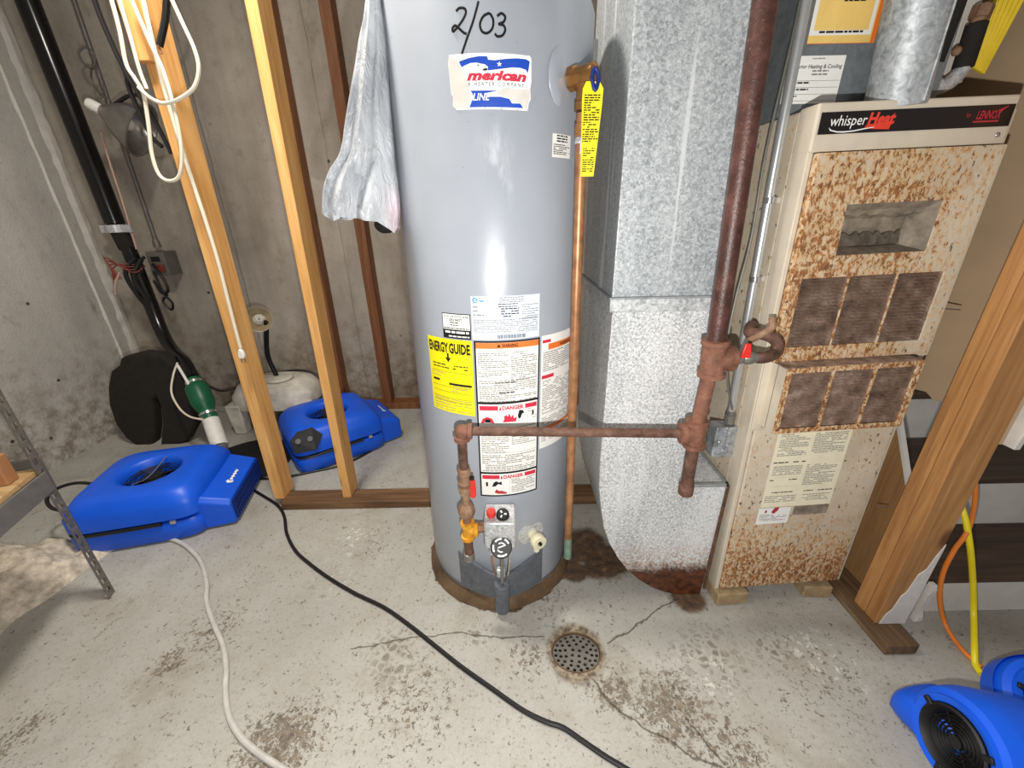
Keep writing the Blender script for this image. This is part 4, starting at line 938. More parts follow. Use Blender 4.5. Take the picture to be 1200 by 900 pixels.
L.lines(b0 + .055, b1 - .03, s1 - .036, s1 - .025, .006, .003, 'grey', seed=73); L.lines(b0 + .05, b1 - .03, s1 - .010, s1 - .004, .01, .002, 'grey', seed=74)
for k in range(4): L.rect(b0 + .004, b1 - .003, s1 - .044 - .012 * k, s1 - .0432 - .012 * k, 'grey', .001); L.lines(b0 + .004, b0 + .055, s1 - .050 - .012 * k, s1 - .0455 - .012 * k, .01, .003, 'ink', .9, 75 + k)
L.build('service_sticker', cc, 'white service sticker with black lettering')
fq_ = PY(1050, 118, .985)
fp = thing('flue_pipe', 'round dull grey flue pipe rising from the furnace top', 'pipe', (fq_[0], 0.985, ftop + .003))
b = MB(); b.lathe([(.050, 0), (.052, .003), (.053, .6)], 40, (0, 0, -.005), unit((PY(1077, 0, .985) - fq_) * V(1, 0, 1))); b.build('pipe', 'flue', fp)
b = MB(); b.tube([V(.012, -.0515, .0), V(.012, -.0520, .5)], .002, 6); b.build('seam', 'flue', fp)
def P2(x, y, Y=1.06): return PY(x, y, Y)
q0 = P2(1095, 104); lt = thing('refrigerant_lines', 'black insulated refrigerant lines with brass fittings beside the flue', 'pipe', tuple(q0))
b = MB(); b.tube([P2(1090, 75) - q0, P2(1110, 20) - q0, P2(1128, -30) - q0], .022, 16); b.build('insulation_sleeve', 'rubber', lt)
b = MB(); b.tube([P2(1128, 80) - q0, P2(1145, 28) - q0], .018, 16); b.build('insulation_sleeve', 'rubber', lt)
b = MB(); b.tube([P2(1146, 26) - q0, P2(1152, 5) - q0], .013, 14); b.lathe([(.018, 0), (.018, .02)], 6, P2(1147, 22) - q0, (0.1, 0, 1)); b.build('copper_line', 'brasspipe', lt)
b = MB(); b.tube([P2(1085, 95) - q0, P2(1102, 102) - q0, P2(1118, 92) - q0, P2(1128, 80) - q0], .015, 14, k=4); b.build('elbow', 'cast', lt)
b = MB(); b.sphere(P2(1121, 60) - q0, .009, 12); b.build('valve_core', 'brasspipe', lt)
wp0 = P2(1100, 100, 1.10)
b = MB(); b.prism([tuple((P2(x, y, 1.10) - wp0)[[0, 2]]) for x, y in ((1083, 100), (1082, 88), (1104, 78), (1122, 40), (1134, 0), (1136, -30), (1158, -30), (1148, 20), (1135, 78), (1128, 96), (1112, 104))], lambda x, z, t_: V(x, t_, z), 0, .012)
o = b.build('bracket_plate', 'drywall', None, smooth=False, bevel=.002); o.location = tuple(wp0); tag(o, 'white bracket plate behind the black insulated lines', 'plate')
y0_ = P2(1150, 85, 1.10)
ys = thing('yellow_cover', 'ridged yellow plastic strip leaning at the top right of the furnace', 'strip', tuple(y0_))
edgeL = [P2(1146, 80, 1.10) - y0_, P2(1150, -40, 1.14) - y0_]; 
b = MB(); n = 13; rows = []
pl0, pr0 = P2(1141, 78, 1.12) - y0_, P2(1154, 86, 1.12) - y0_
pl1, pr1 = P2(1173, -30, 1.12) - y0_, P2(1216, -30, 1.12) - y0_
for s_ in np.linspace(0, 1, 12):
    a, c_ = pl0 + (pl1 - pl0) * s_, pr0 + (pr1 - pr0) * s_
    jag = V(0, 0, .006 * math.sin(s_ * 40)) if s_ < .02 else 0
    rows.append([a + (c_ - a) * k / (n - 1) + V(0, .004 * (k % 2), 0) for k in range(n)] + [a + (c_ - a) * k / (n - 1) + V(0, .008, 0) for k in range(n - 1, -1, -1)])
b.loft(rows).build('ridged_sheet', 'sheetyellow', ys, smooth=False)
b = MB(); b.tube([P2(1100, 20, 1.09) - y0_, P2(1125, -30, 1.09) - y0_], .006, 8); b.build('edge_tab', 'sheetyellow', ys)

# ------------------------------------------------------------------ bright conduit with box on the furnace side
cb = PY(852, 500, 1.0); cd = thing('electrical_conduit', 'bright metal conduit running down to a zinc junction box on the furnace side', 'conduit', tuple(cb))
cY = 1.0
p0, p1 = PY(950, -30, cY) - cb, PY(855, 492, cY) - cb
b = MB(); b.tube([p0, PY(905, 210, cY) - cb, p1], .0105, 18); b.build('tube', 'emt', cd)
b = MB(); d_ = unit(p0 - p1); b.lathe([(.0145, -.008), (.0145, .018), (.012, .02), (.012, .03)], 8, p1, d_); b.build('connector', 'steel', cd)
for yy in (183, 279):
    k = (492 - yy) / 522.; q = p1 + (p0 - p1) * k; b = MB(); b.lathe([(.0115, -.007), (.0128, -.006), (.0128, .006), (.0115, .007)], 16, q, d_); b.box(.008, .030, .004, .006, -.006, .006, at=q); b.build('strap', 'chrome', cd)
bc = PY(848, 515, cY) - cb; bc[1] += .01
b = MB(); b.box(-.033, .032, -.022, .025, -.053, .046, at=bc); jb = b.build('junction_box', 'box_metal', cd, smooth=False, bevel=.004, label='galvanised junction box')
b = MB()
for x, z in ((.012, .022), (.013, -.018), (.003, -.036)): b.lathe([(.010, 0), (.010, .002), (.0001, .0025)], 16, bc + V(x, -.022, z), (0, -1, 0))
b.build('knockout', 'box_metal', jb); b = MB(); b.box(-.0028, -.0002, -.024, -.020, -.052, .045, at=bc); b.sphere(bc + V(-.02, -.023, .0), .006, 10); b.build('cover_edge', 'chrome', jb)
w0 = PY(930, 60, .99)
b = MB(); b.tube([PY(942, -20, 1.0) - w0, PY(925, 60, .99) - w0, PY(897, 180, .98) - w0, PY(880, 280, .97) - w0, PY(862, 350, .96) - w0, PY(852, 405, .95) - w0, PY(853, 450, .95) - w0, PY(858, 480, .95) - w0], .0028, 8, k=5)
o = b.build('thermostat_wire', 'dull_emt', None); o.location = tuple(w0); tag(o, 'thin dark wire hanging between duct and conduit', 'wire')
# ------------------------------------------------------------------ low blue air movers
def sup(hx, hy, z, n=48, e=5.0, cx=0.0, cy=0.0):
    out = []
    for a in np.linspace(0, 2 * math.pi, n, endpoint=False):
        c, s_ = math.cos(a), math.sin(a)
        out.append(V(cx + hx * math.copysign(abs(c) ** (2 / e), c), cy + hy * math.copysign(abs(s_) ** (2 / e), s_), z))
    return out
def circ(r, z, n=48, cx=0, cy=0): return [V(cx + r * math.cos(a), cy + r * math.sin(a), z) for a in np.linspace(0, 2 * math.pi, n, endpoint=False)]
def air_mover(loc, yaw, label, panel):
    t = thing('air_mover', label, 'fan', loc, (0, 0, yaw), 'blue drying fans')
    b = MB(); b.loft([sup(.222, .212, .004, e=7), sup(.232, .222, .014, e=7), sup(.234, .224, .074, e=7), sup(.226, .216, .090, e=7)]); base = b.build('base_shell', 'blue', t, angle=50)
    b = MB(); b.loft([sup(.212, .200, .084), sup(.212, .200, .106)]); b.build('cord_groove', 'blk', t, angle=50)
    b = MB(); b.loft([sup(.226, .214, .100, e=7), sup(.234, .224, .108, e=7), sup(.232, .222, .160, e=7), sup(.222, .211, .186, e=6.5), sup(.202, .191, .212, e=6), sup(.188, .178, .222, e=5), circ(.120, .226), circ(.110, .221), circ(.100, .205), circ(.098, .150)], 0, True, False)
    top = b.build('top_shell', 'blue', t, angle=50)
    b = MB(); b.lathe([(.097, .150), (.0001, .150)], 40); b.build('intake_well', 'dark', t)
    b = MB()
    for r in (.045, .062, .078, .092): b.lathe([(r - .002, .190), (r, .193), (r + .002, .190), (r, .188), (r - .002, .190)], 36, cap0=False, cap1=False)
    for k in range(6): a = k * math.pi / 3 + .4; b.tube([V(.03 * math.cos(a), .03 * math.sin(a), .19), V(.098 * math.cos(a), .098 * math.sin(a), .192)], .002, 6)
    b.lathe([(.034, .185), (.034, .194), (.0001, .197)], 24); b.build('intake_guard', 'blk', t)
    b = MB(); b.tube([V(-.012, -.108, .224), V(.0, -.03, .205), V(.012, .10, .223)], .0028, 8, k=4); b.build('tie_rod', 'chrome', t)
    # raised ribs and dimples of the moulded lid
    b = MB(); b.box(-.10, .07, -.198, -.168, .185, .206); b.build('grip_ridge', 'blue', top, bevel=.008, seg=3)
    for x in (-.15, .12): b = MB(); b.sphere(V(x, -.160, .205), .020, 14, sc=(1.2, .7, .5)); b.build('stacking_bump', 'blue', top)
    for x in (-.15, .12): b = MB(); b.sphere(V(x, .160, .205), .020, 14, sc=(1.2, .7, .5)); b.build('stacking_bump', 'blue', top)
    # outlet snout
    b = MB(); rings = []
    for x, hy, z0, z1 in ((.12, .185, .010, .175), (.20, .185, .010, .165), (.26, .183, .010, .145), (.325, .178, .012, .122), (.330, .176, .014, .120)):
        c_ = .018; rings.append([V(x, -hy, z0), V(x, hy, z0), V(x, hy, z1 - c_), V(x, hy - c_, z1), V(x, -hy + c_, z1), V(x, -hy, z1 - c_)])
    sn = b.loft(rings).build('outlet_snout', 'blue', t, angle=25, bevel=.004)
    b = MB(); b.box(.327, .3315, -.160, .160, .022, .108); b.build('outlet_opening', 'dark', sn, smooth=False)
    b = MB()
    for k in range(17): y = -.155 + k * .31 / 16; b.box(.3305, .337, y - .003, y + .003, .020, .110)
    for z in (.022, .05, .08, .107): b.box(.3305, .335, -.160, .160, z - .0022, z + .0022)
    stuff(b.build('outlet_grille', 'blued', sn, smooth=False))
    sl = lambda u, v, l: V(.292 + v * .9, u, .1345 - v * .40 + l + .0012)
    L = Label(sl, 1.0); L.poly([(-.060, -.004), (-.050, .012), (-.036, .012), (-.043, .000), (-.036, -.010), (-.052, -.014)], 'whiteink', .0005)
    us = np.linspace(-.036, .045, 13)
    L.poly([(u, .0045 + .0035 * math.sin(k * 1.9)) for k, u in enumerate(us)] + [(u, -.0045 + .003 * math.cos(k * 2.3)) for k, u in reversed(list(enumerate(us)))], 'whiteink', .0005)
    L.build('white_logo', sn, 'small white logo')
    b = MB(); b.tube([V(.10, -.222, .094), V(-.05, -.224, .095), V(-.18, -.215, .095), V(-.221, -.16, .095), V(-.224, .0, .095), V(-.215, .16, .095), V(-.1, .213, .095), V(.1, .213, .095)], .0075, 8, k=5); b.build('wrapped_cord', 'blackcord', t)
    b = MB(); b.box(.130, .150, -.226, -.214, .088, .104); b.build('latch', 'chrome', t, bevel=.002)
    if panel:
        pq = lambda x, y, l: V(-.140 + x * .55, -.165 + y * .5, .190 + l) if False else None
        b = MB(); a_ = [V(-.222, -.192, .125), V(-.130, -.222, .125), V(-.085, -.205, .190), V(-.120, -.168, .226), V(-.185, -.160, .220), V(-.226, -.165, .185)]
        c_ = unit(np.cross(a_[2] - a_[0], a_[4] - a_[0])); c_ = c_ * (1 if c_[2] > 0 else -1)
        b.loft([[q - c_ * .02 for q in a_], [q + c_ * .024 for q in a_]]); cp = b.build('control_panel', 'blk', t, smooth=False, bevel=.002, label='black control panel')
        m_ = sum(a_) / 6; b = MB()
        
        for dx in (-.03, .022): b.lathe([(.014, 0), (.012, .010), (.0001, .010)], 16, m_ + c_ * .024 + V(dx, -dx * .2, 0), c_)
        b.build('panel_knob', 'greyplastic', cp)
    return t
air_mover((-1.545, 1.44, 0), math.radians(14), 'blue low air mover in front of the left wall, beside the shelf upright', False)
air_mover((-1.02, 1.985, 0), math.radians(38), 'blue low air mover behind the stud frame with black control panel', True)

# ------------------------------------------------------------------ snail shell blowers at the lower right
def blower(c, axis, r, w, label, blob=True):
    t = thing('blower_fan', label, 'fan', (c[0], c[1], 0), (0, 0, 0), 'blue snail blowers')
    ax = unit(axis); u, v, a = frame(ax); C0 = V(0, 0, c[2])
    b = MB(); b.lathe([(r * .62, w * .5 - .012), (r * .66, w * .5), (r * .78, w * .5 + .004), (r * .80, w * .5 - .006), (r * .92, w * .5 - .012), (r * .99, w * .5 - .04), (r * 1.0, w * .25), (r * 1.0, -w * .25), (r * .97, -w * .5 + .03), (r * .85, -w * .5), (.001, -w * .5)], 56, C0, ax, cap0=False)
    sh = b.build('housing', 'blue', t, angle=40)
    b = MB(); b.lathe([(r * .64, w * .5 - .02), (r * .64, w * .5 + .004), (r * .60, w * .5 + .007), (r * .52, w * .5 - .004), (r * .47, w * .5 - .030), (.001, w * .5 - .034)], 44, C0, ax, cap0=False)
    bell = b.build('intake_bell', 'blk', t, angle=50)
    b = MB()
    for rr in (.18, .25, .32, .39, .45): b.lathe([(r * rr - .002, w * .5 - .008), (r * rr, w * .5 - .004), (r * rr + .002, w * .5 - .008), (r * rr, w * .5 - .012), (r * rr - .002, w * .5 - .008)], 36, C0, ax, cap0=False, cap1=False)
    for k in range(10): q = k * math.pi / 5; d = math.cos(q) * u + math.sin(q) * v; b.tube([C0 + ax * (w * .5 - .01) + d * r * .1, C0 + ax * (w * .5 - .01) + d * r * .50], .0018, 6)
    b.lathe([(r * .13, w * .5 - .014), (r * .12, w * .5 - .004), (.001, w * .5 - .002)], 20, C0, ax); b.build('intake_guard', 'blk', bell)
    for k in range(3):
        q = .75 + k * 2.09; d = math.cos(q) * u + math.sin(q) * v; e_ = -math.sin(q) * u + math.cos(q) * v; b = MB()
        b.loft([[C0 + ax * (w * .5 + h_) + d * r * rr + e_ * s_ for h_, s_ in ((-.002, -.007), (.008, -.006), (.008, .006), (-.002, .007))] for rr in (.58, .70, .76)]); b.build('clip', 'blk', t, bevel=.002)
    # outlet foot: a rounded lobe running out along the floor
    b = MB(); d = unit(V(-.16, .98, 0)) if blob else unit(V(1, .3, 0)); s_ = V(-d[1], d[0], 0); rings = []
    for k, (l, hw, hz) in enumerate(((-.02, w * .36, .13), (.05, w * .37, .125), (.09, w * .39, .115), (.125, w * .38, .095), (.15, w * .33, .075), (.162, w * .22, .055)) if blob else ((.0, w * .3, .05), (.05, w * .3, .05), (.10, w * .25, .045))):
        rings.append([V(0, 0, 0) + d * l + s_ * q[0] + V(0, 0, hz * .5 + q[1] + .004) for q in [(x_, y_) for x_, y_, _ in sup(hw, hz * .5, 0, 28, 3.0)]])
    b.loft(rings).build('outlet_foot', 'blue', t, angle=60)
    return t
bl = GZ(1115, 870, .12)
blower((bl[0] + .095, bl[1] - .012, .112), (-1.0, .10, .16), .108, .20, 'blue blower lying at the lower right with its black intake grille facing out', True)
blower((1.285, .562, .070), (-.20, -.42, .88), .118, .10, 'blue blower cut off at the right edge behind the nearest blower', False)

# ------------------------------------------------------------------ steel shelf at the left
u0 = GZ(135, 693)
e1 = V(.31, -.95, 0); e2 = V(-.95, -.31, 0)
sh = thing('steel_shelf', 'grey slotted steel shelf rack with a wooden board at the left edge', 'shelf', tuple(u0))
def slotted(o, d1, d2, h, name):
    """an L of steel strip with real slots"""
    b = MB(); th = .002; W_ = .034
    for d, n_ in ((d1, d2), (d2, d1)):
        def strip(a, c_, z0, z1): b.loft([[o + d * q + n_ * t_ + V(0, 0, z) for q, t_ in ((a, 0), (c_, 0), (c_, th), (a, th))] for z in (z0, z1)])
        strip(0, .009, 0, h); strip(.025, W_, 0, h)
        z = .012
        while z < h: strip(.009, .025, z - .010, z + .010); z += .040
    return b.build(name, 'angle', sh, smooth=False)
slotted(V(0, 0, 0), unit(V(-.80, .25, 0)) , unit(V(.31, -.95, 0)), 1.1, 'upright')
slotted(e1 * .70, unit(V(-.80, .25, 0)), unit(V(-.31, .95, 0)), 1.1, 'upright')
def shelf_box(name, mat, a0, a1, c0, c1, z0, z1, label=None):
    vs = [[e1 * a + e2 * c + V(0, 0, z) for a, c in ((a0, c0), (a1, c0), (a1, c1), (a0, c1))] for z in (z0, z1)]
    return MB().loft(vs).build(name, mat, sh, smooth=False, bevel=.002, label=label)
shelf_box('shelf_board', 'board', .01, .69, .004, .95, .512, .528)
shelf_box('end_rail', 'shelfgrey', .004, .70, -.002, .006, .445, .511)
shelf_box('back_rail', 'shelfgrey', -.006, .004, .0, .95, .445, .555)
b = MB()
for z in (.475, .50): b.sphere(V(-.003, -.012, z), .006, 8); b.sphere(V(-.012, .004, z), .006, 8)
b.sphere(V(-.004, -.012, .078), .006, 8); b.build('bolt', 'steel', sh)
bx = GZ(14, 566, .53); bx[2] = 0
o = MB().box(-.20, .0, -.01, .03, 0, .085).build('wooden_box', 'itembrown', None, smooth=False, bevel=.004); o.location = (bx[0], bx[1], .5285); o.rotation_euler = (0, 0, math.radians(18)); tag(o, 'brown box standing on the wooden shelf board at the left edge', 'box')

# ------------------------------------------------------------------ vent pipe, check valve, sump
vY = 2.40
vb = PY(190, 390, vY)
vp = thing('sump_discharge_pipe', 'glossy black drain pipe with green check valve running down into the sump', 'pipe', (vb[0], vb[1], 0))
VB = V(vb[0], vb[1], 0)
def pv(x, y, Y): return PY(x, y, Y) - VB
b = MB(); b.tube([pv(22, -25, vY), pv(135, 262, vY)], .046, 20); b.build('upper_pipe', 'abs', vp)
b = MB(); b.tube([pv(135, 262, vY), pv(150, 292, vY)], .040, 20); b.build('taped_joint', 'rubber', vp)
b = MB(); b.tube([pv(150, 290, vY), pv(176, 355, 2.36), pv(191, 392, 2.30), pv(203, 412, 2.22), pv(216, 425, 2.14), pv(226, 444, 2.06)], [.036, .036, .034, .034, .034, .034], 18, k=5); b.build('lower_pipe', 'abs', vp)
b = MB(); q0, q1 = pv(226, 444, 2.06), pv(247, 492, 1.94); d = unit(q1 - q0); Ln = np.linalg.norm(q1 - q0)
b.lathe([(.036, .0), (.040, .01), (.040, .03), (.052, .045), (.056, .07), (.056, Ln * .55), (.048, Ln * .7), (.040, Ln * .75), (.040, Ln)], 24, q0, d); cv = b.build('check_valve', 'green', vp, label='green check valve')
for k in (.10, .86): b = MB(); b.lathe([(.041, -.007), (.043, -.007), (.043, .007), (.041, .007)], 24, q0 + d * Ln * k, d); b.box(-.008, .008, -.052, -.040, -.006, .006, at=q0 + d * Ln * k); b.build('hose_clamp', 'chrome', cv)
b = MB(); b.tube([q1, pv(258, 523, 1.84)], .040, 22); b.build('white_coupling', 'white', vp, label='white coupling')
q2 = GZ(268, 548, .01) - VB; b = MB(); b.tube([pv(258, 523, 1.84), q2], .030, 18); b.build('lower_pipe', 'shelfgrey', vp)
b = MB(); q = pv(137, 268, vY); b.lathe([(.047, -.02), (.0505, -.02), (.0505, .02), (.047, .02)], 24, q, unit(pv(135, 262, vY) - pv(22, -25, vY))); b.box(-.085, -.045, -.012, .0, -.02, .02, at=q); b.box(.045, .085, -.012, .0, -.02, .02, at=q); b.build('pipe_strap', 'cast', vp, smooth=False, bevel=.002)
sl = GZ(290, 541)
sp = thing('sump_pit', 'black round sump lid in the floor between the blue fan and the stud', 'sump', (sl[0], sl[1], 0))
MB().lathe([(.215, .001), (.215, .012), (.200, .016), (.0001, .014)], 48).build('lid', 'lid', sp, angle=30)
MB().lathe([(.228, .0005), (.226, .006), (.214, .007)], 48, cap0=False, cap1=False).build('rim', 'rubber', sp)
b = MB(); b.tube([V(-.16, .02, .018), V(-.05, -.03, .02), V(.02, -.10, .018)], .005, 8, k=5); b.build('float_cord', 'shelfgrey', sp)
# black U-shaped foam leaning in the corner
fY = 2.02; fb = PY(170, 523, fY)
def fo(x, y): q = PY(x, y, fY) - fb; return (q[0], q[2])
out = [(128, 424), (127, 433), (118, 440), (117, 458), (121, 478), (132, 500), (146, 515), (160, 524), (172, 530), (178, 528), (179, 505), (175, 485), (172, 473), (176, 469), (182, 478), (187, 500), (187, 526), (202, 528), (218, 518), (226, 500), (222, 478), (212, 456), (196, 434), (176, 420), (152, 418)]
o = MB().prism([fo(*q) for q in out], lambda x, z, t_: V(x, t_ - .0 + z * .12, z), 0, .07).build('foam_cushion', 'rubber', None, bevel=.022, angle=60, seg=4); o.location = tuple(fb); tag(o, 'black U-shaped foam ring leaning in the left corner', 'cushion')

# ------------------------------------------------------------------ conduit with box, chain and clamp lamp on the back wall
wY = 2.46; jc = PY(192, 306, wY)
oc = thing('old_outlet_conduit', 'dull grey conduit with an open junction box and loose wires on the concrete wall', 'conduit', tuple(jc))
def pj(x, y, Y=wY): return PY(x, y, Y) - jc
b = MB(); b.tube([pj(78, -25), pj(183, 283)], .011, 14); b.build('tube', 'dull_emt', oc)
b = MB(); b.lathe([(.020, -.0), (.018, .03), (.012, .045)], 12, pj(185, 290), (0, 0, 1)); b.build('connector', 'dull_emt', oc)
b = MB(); b.box(-.050, .050, -.05, .05, -.075, .055); jb = b.build('junction_box', 'dull_emt', oc, smooth=False, bevel=.004)
b = MB(); b.box(-.028, .022, -.052, -.045, .002, .030); b.build('box_opening', 'dark', jb); b = MB(); b.box(-.006, .032, -.062, -.048, -.055, -.015); b.build('receptacle', 'redwire', jb, bevel=.003, label='dull red receptacle')
b = MB()
b.tube([V(-.02, -.06, -.01), V(.04, -.10, -.07), V(.05, -.10, -.15), V(.0, -.09, -.17), V(-.03, -.08, -.10)], .0075, 8, k=5)
b.tube([V(-.03, -.06, -.05), V(.01, -.09, -.17), V(.04, -.09, -.23), V(.01, -.08, -.27), V(-.02, -.08, -.22), V(.02, -.08, -.18)], .006, 8, k=5)
b.tube([V(-.05, -.06, .03), V(-.11, -.10, -.02), V(-.12, -.10, -.12), V(-.08, -.10, -.25)], .008, 8, k=5); b.tube([V(-.06, -.08, .02), V(-.10, -.12, -.08), V(-.07, -.12, -.20), V(-.05, -.10, -.32)], .014, 8, k=5)
b.tube([V(-.08, -.09, .03), V(-.13, -.13, -.05), V(-.11, -.13, -.17), V(-.08, -.11, -.28)], .011, 8, k=5)
b.build('black_wires', 'blackcord', oc)
b = MB()
for k in range(4): b.tube([V(-.06, -.07, -.02), V(-.12 + .01 * k, -.13, .00 - .015 * k), V(-.17 - .008 * k, -.15, -.02 + .02 * k), V(-.19 + .015 * k, -.15, -.08)], .0035, 6, k=5)
b.build('red_wires', 'redwire', oc); b = MB(); b.tube([V(-.14, -.15, -.04), V(-.18, -.16, -.10), V(-.205, -.16, -.16)], .005, 6, k=4); b.build('pale_wire', 'pinkwire', oc)
b = MB(); b.tube([pj(118, 155, 2.40), pj(130, 195, 2.40), pj(143, 235, 2.40), pj(152, 265, 2.40), pj(160, 292, 2.40)], .005, 8, k=5); b.build('pale_lead', 'pinkwire', oc)
b = MB(); b.tube([pj(168, 310, 2.38), pj(163, 340, 2.36), pj(172, 365, 2.34), pj(186, 388, 2.32)], .005, 8, k=5); b.build('loose_lead', 'blackcord', oc)
# chain links
ch0 = PY(100, 55, 2.42); ch = thing('hanging_chain', 'dark wire chain of long links above the clamp lamp', 'chain', tuple(ch0))
pts = [PY(98, 55, 2.42), PY(107, 80, 2.41), PY(121, 112, 2.40), PY(124, 128, 2.38)]
for k in range(3):
    a, c_ = pts[k] - ch0, pts[k + 1] - ch0; d = unit(c_ - a); s_ = unit(np.cross(d, V(0, 1, 0) if k % 2 == 0 else V(.5, .8, 0))); w_ = (.035, .05, .02)[k]
    lp = [a, a + (c_ - a) * .25 + s_ * w_, a + (c_ - a) * .75 + s_ * w_ * .8, c_, a + (c_ - a) * .75 - s_ * w_ * .8, a + (c_ - a) * .25 - s_ * w_, a]
    b = MB(); b.tube(lp, .0045, 8, k=5); b.build('link', 'dull_emt', ch)
# clamp lamp
lc = PY(152, 146, 2.26); cl = thing('clamp_lamp', 'aluminium clamp lamp reflector hanging on the concrete wall', 'lamp', tuple(lc))
ax = unit(V(.80, .22, -.50))
b = MB(); b.lathe([(.022, -.11), (.030, -.10), (.050, -.075), (.085, -.03), (.112, .02), (.122, .05), (.126, .05), (.126, .054), (.119, .052), (.108, .022), (.081, -.027), (.047, -.07), (.02, -.09)], 40, (0, 0, 0), ax, cap0=True, cap1=True); b.build('reflector', 'lampsteel', cl)
b = MB(); b.lathe([(.020, -.16), (.024, -.15), (.024, -.12), (.020, -.10)], 18, (0, 0, 0), ax); b.build('socket', 'white', cl, label='white lamp socket')
b = MB(); b.sphere(ax * -.01, .032, 16); b.build('bulb', 'bulb', cl)
b = MB(); u_, v_, _ = frame(ax); b.tube([ax * .05 + .126 * (math.cos(a) * u_ + math.sin(a) * v_) for a in np.linspace(1.2, 4.3, 14)], .004, 8); b.build('wire_guard', 'dull_emt', cl)
b = MB(); b.tube([pv_ - lc for pv_ in (PY(127, 128, 2.3), PY(138, 120, 2.25), PY(152, 112, 2.2), PY(163, 113, 2.15), PY(172, 128, 2.1))], .008, 8, k=5); b.build('clamp_arm', 'blk', cl)
# wall nails
# ------------------------------------------------------------------ cables on the first stud
cY_ = 1.44; cb0 = PY(195, 110, cY_); wc = thing('white_cable', 'ivory electrical cable looped over the first stud with a plug on its end', 'cable', tuple(cb0))
def pw(x, y, Y=cY_): return PY(x, y, Y) - cb0
def cable(name, pts, r, mat, par, o, Y=None): 
    b = MB(); b.tube([PY(x, y, (Y if len(q) < 1 else q[0])) - o for x, y, *q in pts], r, 8, k=7); return b.build(name, mat, par)
Yf = 1.435
cable('coil', [(128, -10), (140, 35), (148, 75), (158, 92), (168, 110), (174, 145), (178, 180), (186, 204), (198, 212), (210, 206), (213, 180), (206, 135), (192, 85), (176, 50), (163, 20), (150, -10)], .0052, 'cable', wc, cb0, 1.40)
cable('coil', [(197, -10), (213, 25), (228, 58), (233, 82), (227, 103), (210, 116), (192, 121), (178, 116), (168, 108), (162, 102)], .0052, 'cable', wc, cb0, 1.39)
cable('coil', [(137, -10), (152, 40), (163, 80), (172, 104)], .0048, 'cable', wc, cb0, 1.41)
cable('hanging_lead', [(166, -10), (178, 45), (190, 95), (203, 140), (215, 180), (228, 220), (242, 262), (256, 308), (268, 355), (277, 390), (282, 408)], .0060, 'cable', wc, cb0, Yf)
pg = PY(283, 415, 1.43) - cb0; b = MB(); b.loft([[pg + V(s_ * dx, dy, z) for dx, dy in ((-.012, -.007), (.012, -.007), (.012, .008), (-.012, .008))] for s_, z in ((.35, .020), (.8, .008), (1.0, -.006), (.75, -.016))]); pl_ = b.build('plug', 'white', wc, bevel=.003)
b = MB(); b.box(-.008, -.005, -.001, .001, -.034, -.014, at=pg); b.box(.005, .008, -.001, .001, -.034, -.014, at=pg); b.build('plug_prong', 'steel', pl_)
kb = PY(150, 60, 1.55); bc_ = thing('black_cables', 'black cut cable ends dangling around the first stud', 'cable', tuple(kb))
cable('cable', [(106, -15), (118, 20), (133, 55), (147, 85), (152, 105), (165, 135), (178, 160), (190, 172)], .0068, 'blackcord', bc_, kb, 1.52)
cable('cable', [(145, 80), (158, 103), (172, 125), (186, 150), (201, 180)], .0065, 'blackcord', bc_, kb, 1.50)
cable('cable', [(130, -15), (143, 15), (156, 37), (168, 55)], .0075, 'blackcord', bc_, kb, 1.44)
cable('cable', [(196, -15), (194, 20), (189, 45), (187, 54)], .0085, 'blackcord', bc_, kb, 1.42)
for x, y, Y in ((169, 56, 1.44), (187, 58, 1.42), (203, 184, 1.50)): q = PY(x, y, Y) - kb; b = MB(); b.cyl(q + V(0, 0, .006), q + V(.002, 0, -.010), .0035, n=8); b.build('copper_end', 'copper', bc_)

# ------------------------------------------------------------------ stool with desk lamp at the back wall
so = GZ(330, 498); so = V(-1.44, 2.27, 0)
st = thing('plastic_stool', 'dirty white moulded plastic stool against the back wall behind the studs', 'stool', tuple(so))
b = MB(); b.loft([sup(.235, .17, .16, 40, 3.5), sup(.232, .168, .23, 40, 3.5), sup(.20, .14, .285, 40, 3.0), sup(.15, .10, .305, 40, 2.6)], 0, False, True); b.loft([sup(.228, .163, .16, 40, 3.5), sup(.225, .16, .22, 40, 3.5), sup(.19, .13, .275, 40, 3)], 0, False, True); b.build('top', 'dirty', st, angle=50)
for sx in (-1, 1):
    for sy in (-1, 1):
        b = MB(); b.loft([[V(sx * .20, sy * .12, 0) + V(dx * k, dy * k, z) for dx, dy in ((-.045, -.04), (.045, -.04), (.045, .04), (-.045, .04))] for z, k in ((0, .75), (.10, .9), (.19, 1.0))]); b.build('leg', 'dirty', st, bevel=.008)
lb = PY(328, 447, 2.24); dl = thing('desk_lamp', 'lamp with white disc base, black pole and round shade standing on the white stool', 'lamp', (lb[0], 2.24, .304))
D0 = V(lb[0], 2.24, .304)
MB().lathe([(.078, .006), (.080, .012), (.074, .020), (.030, .026), (.0001, .026)], 36).build('base', 'dirty', dl)
hd = PY(303, 374, 2.16) - D0
b = MB(); b.tube([V(-.01, 0, .02), V(-.03, .0, .16), hd + V(.02, .03, -.02)], .013, 12, k=4); b.build('pole', 'blk', dl)
ax = unit(V(1.3, -2.12, .55) * V(.85, 1, 1))
b = MB(); b.lathe([(.020, -.06), (.035, -.05), (.052, -.02), (.066, .015), (.069, .018), (.065, .016), (.048, -.018), (.030, -.035), (.001, -.036)], 36, hd, ax, cap0=True, cap1=False); b.build('shade', 'shade', dl)
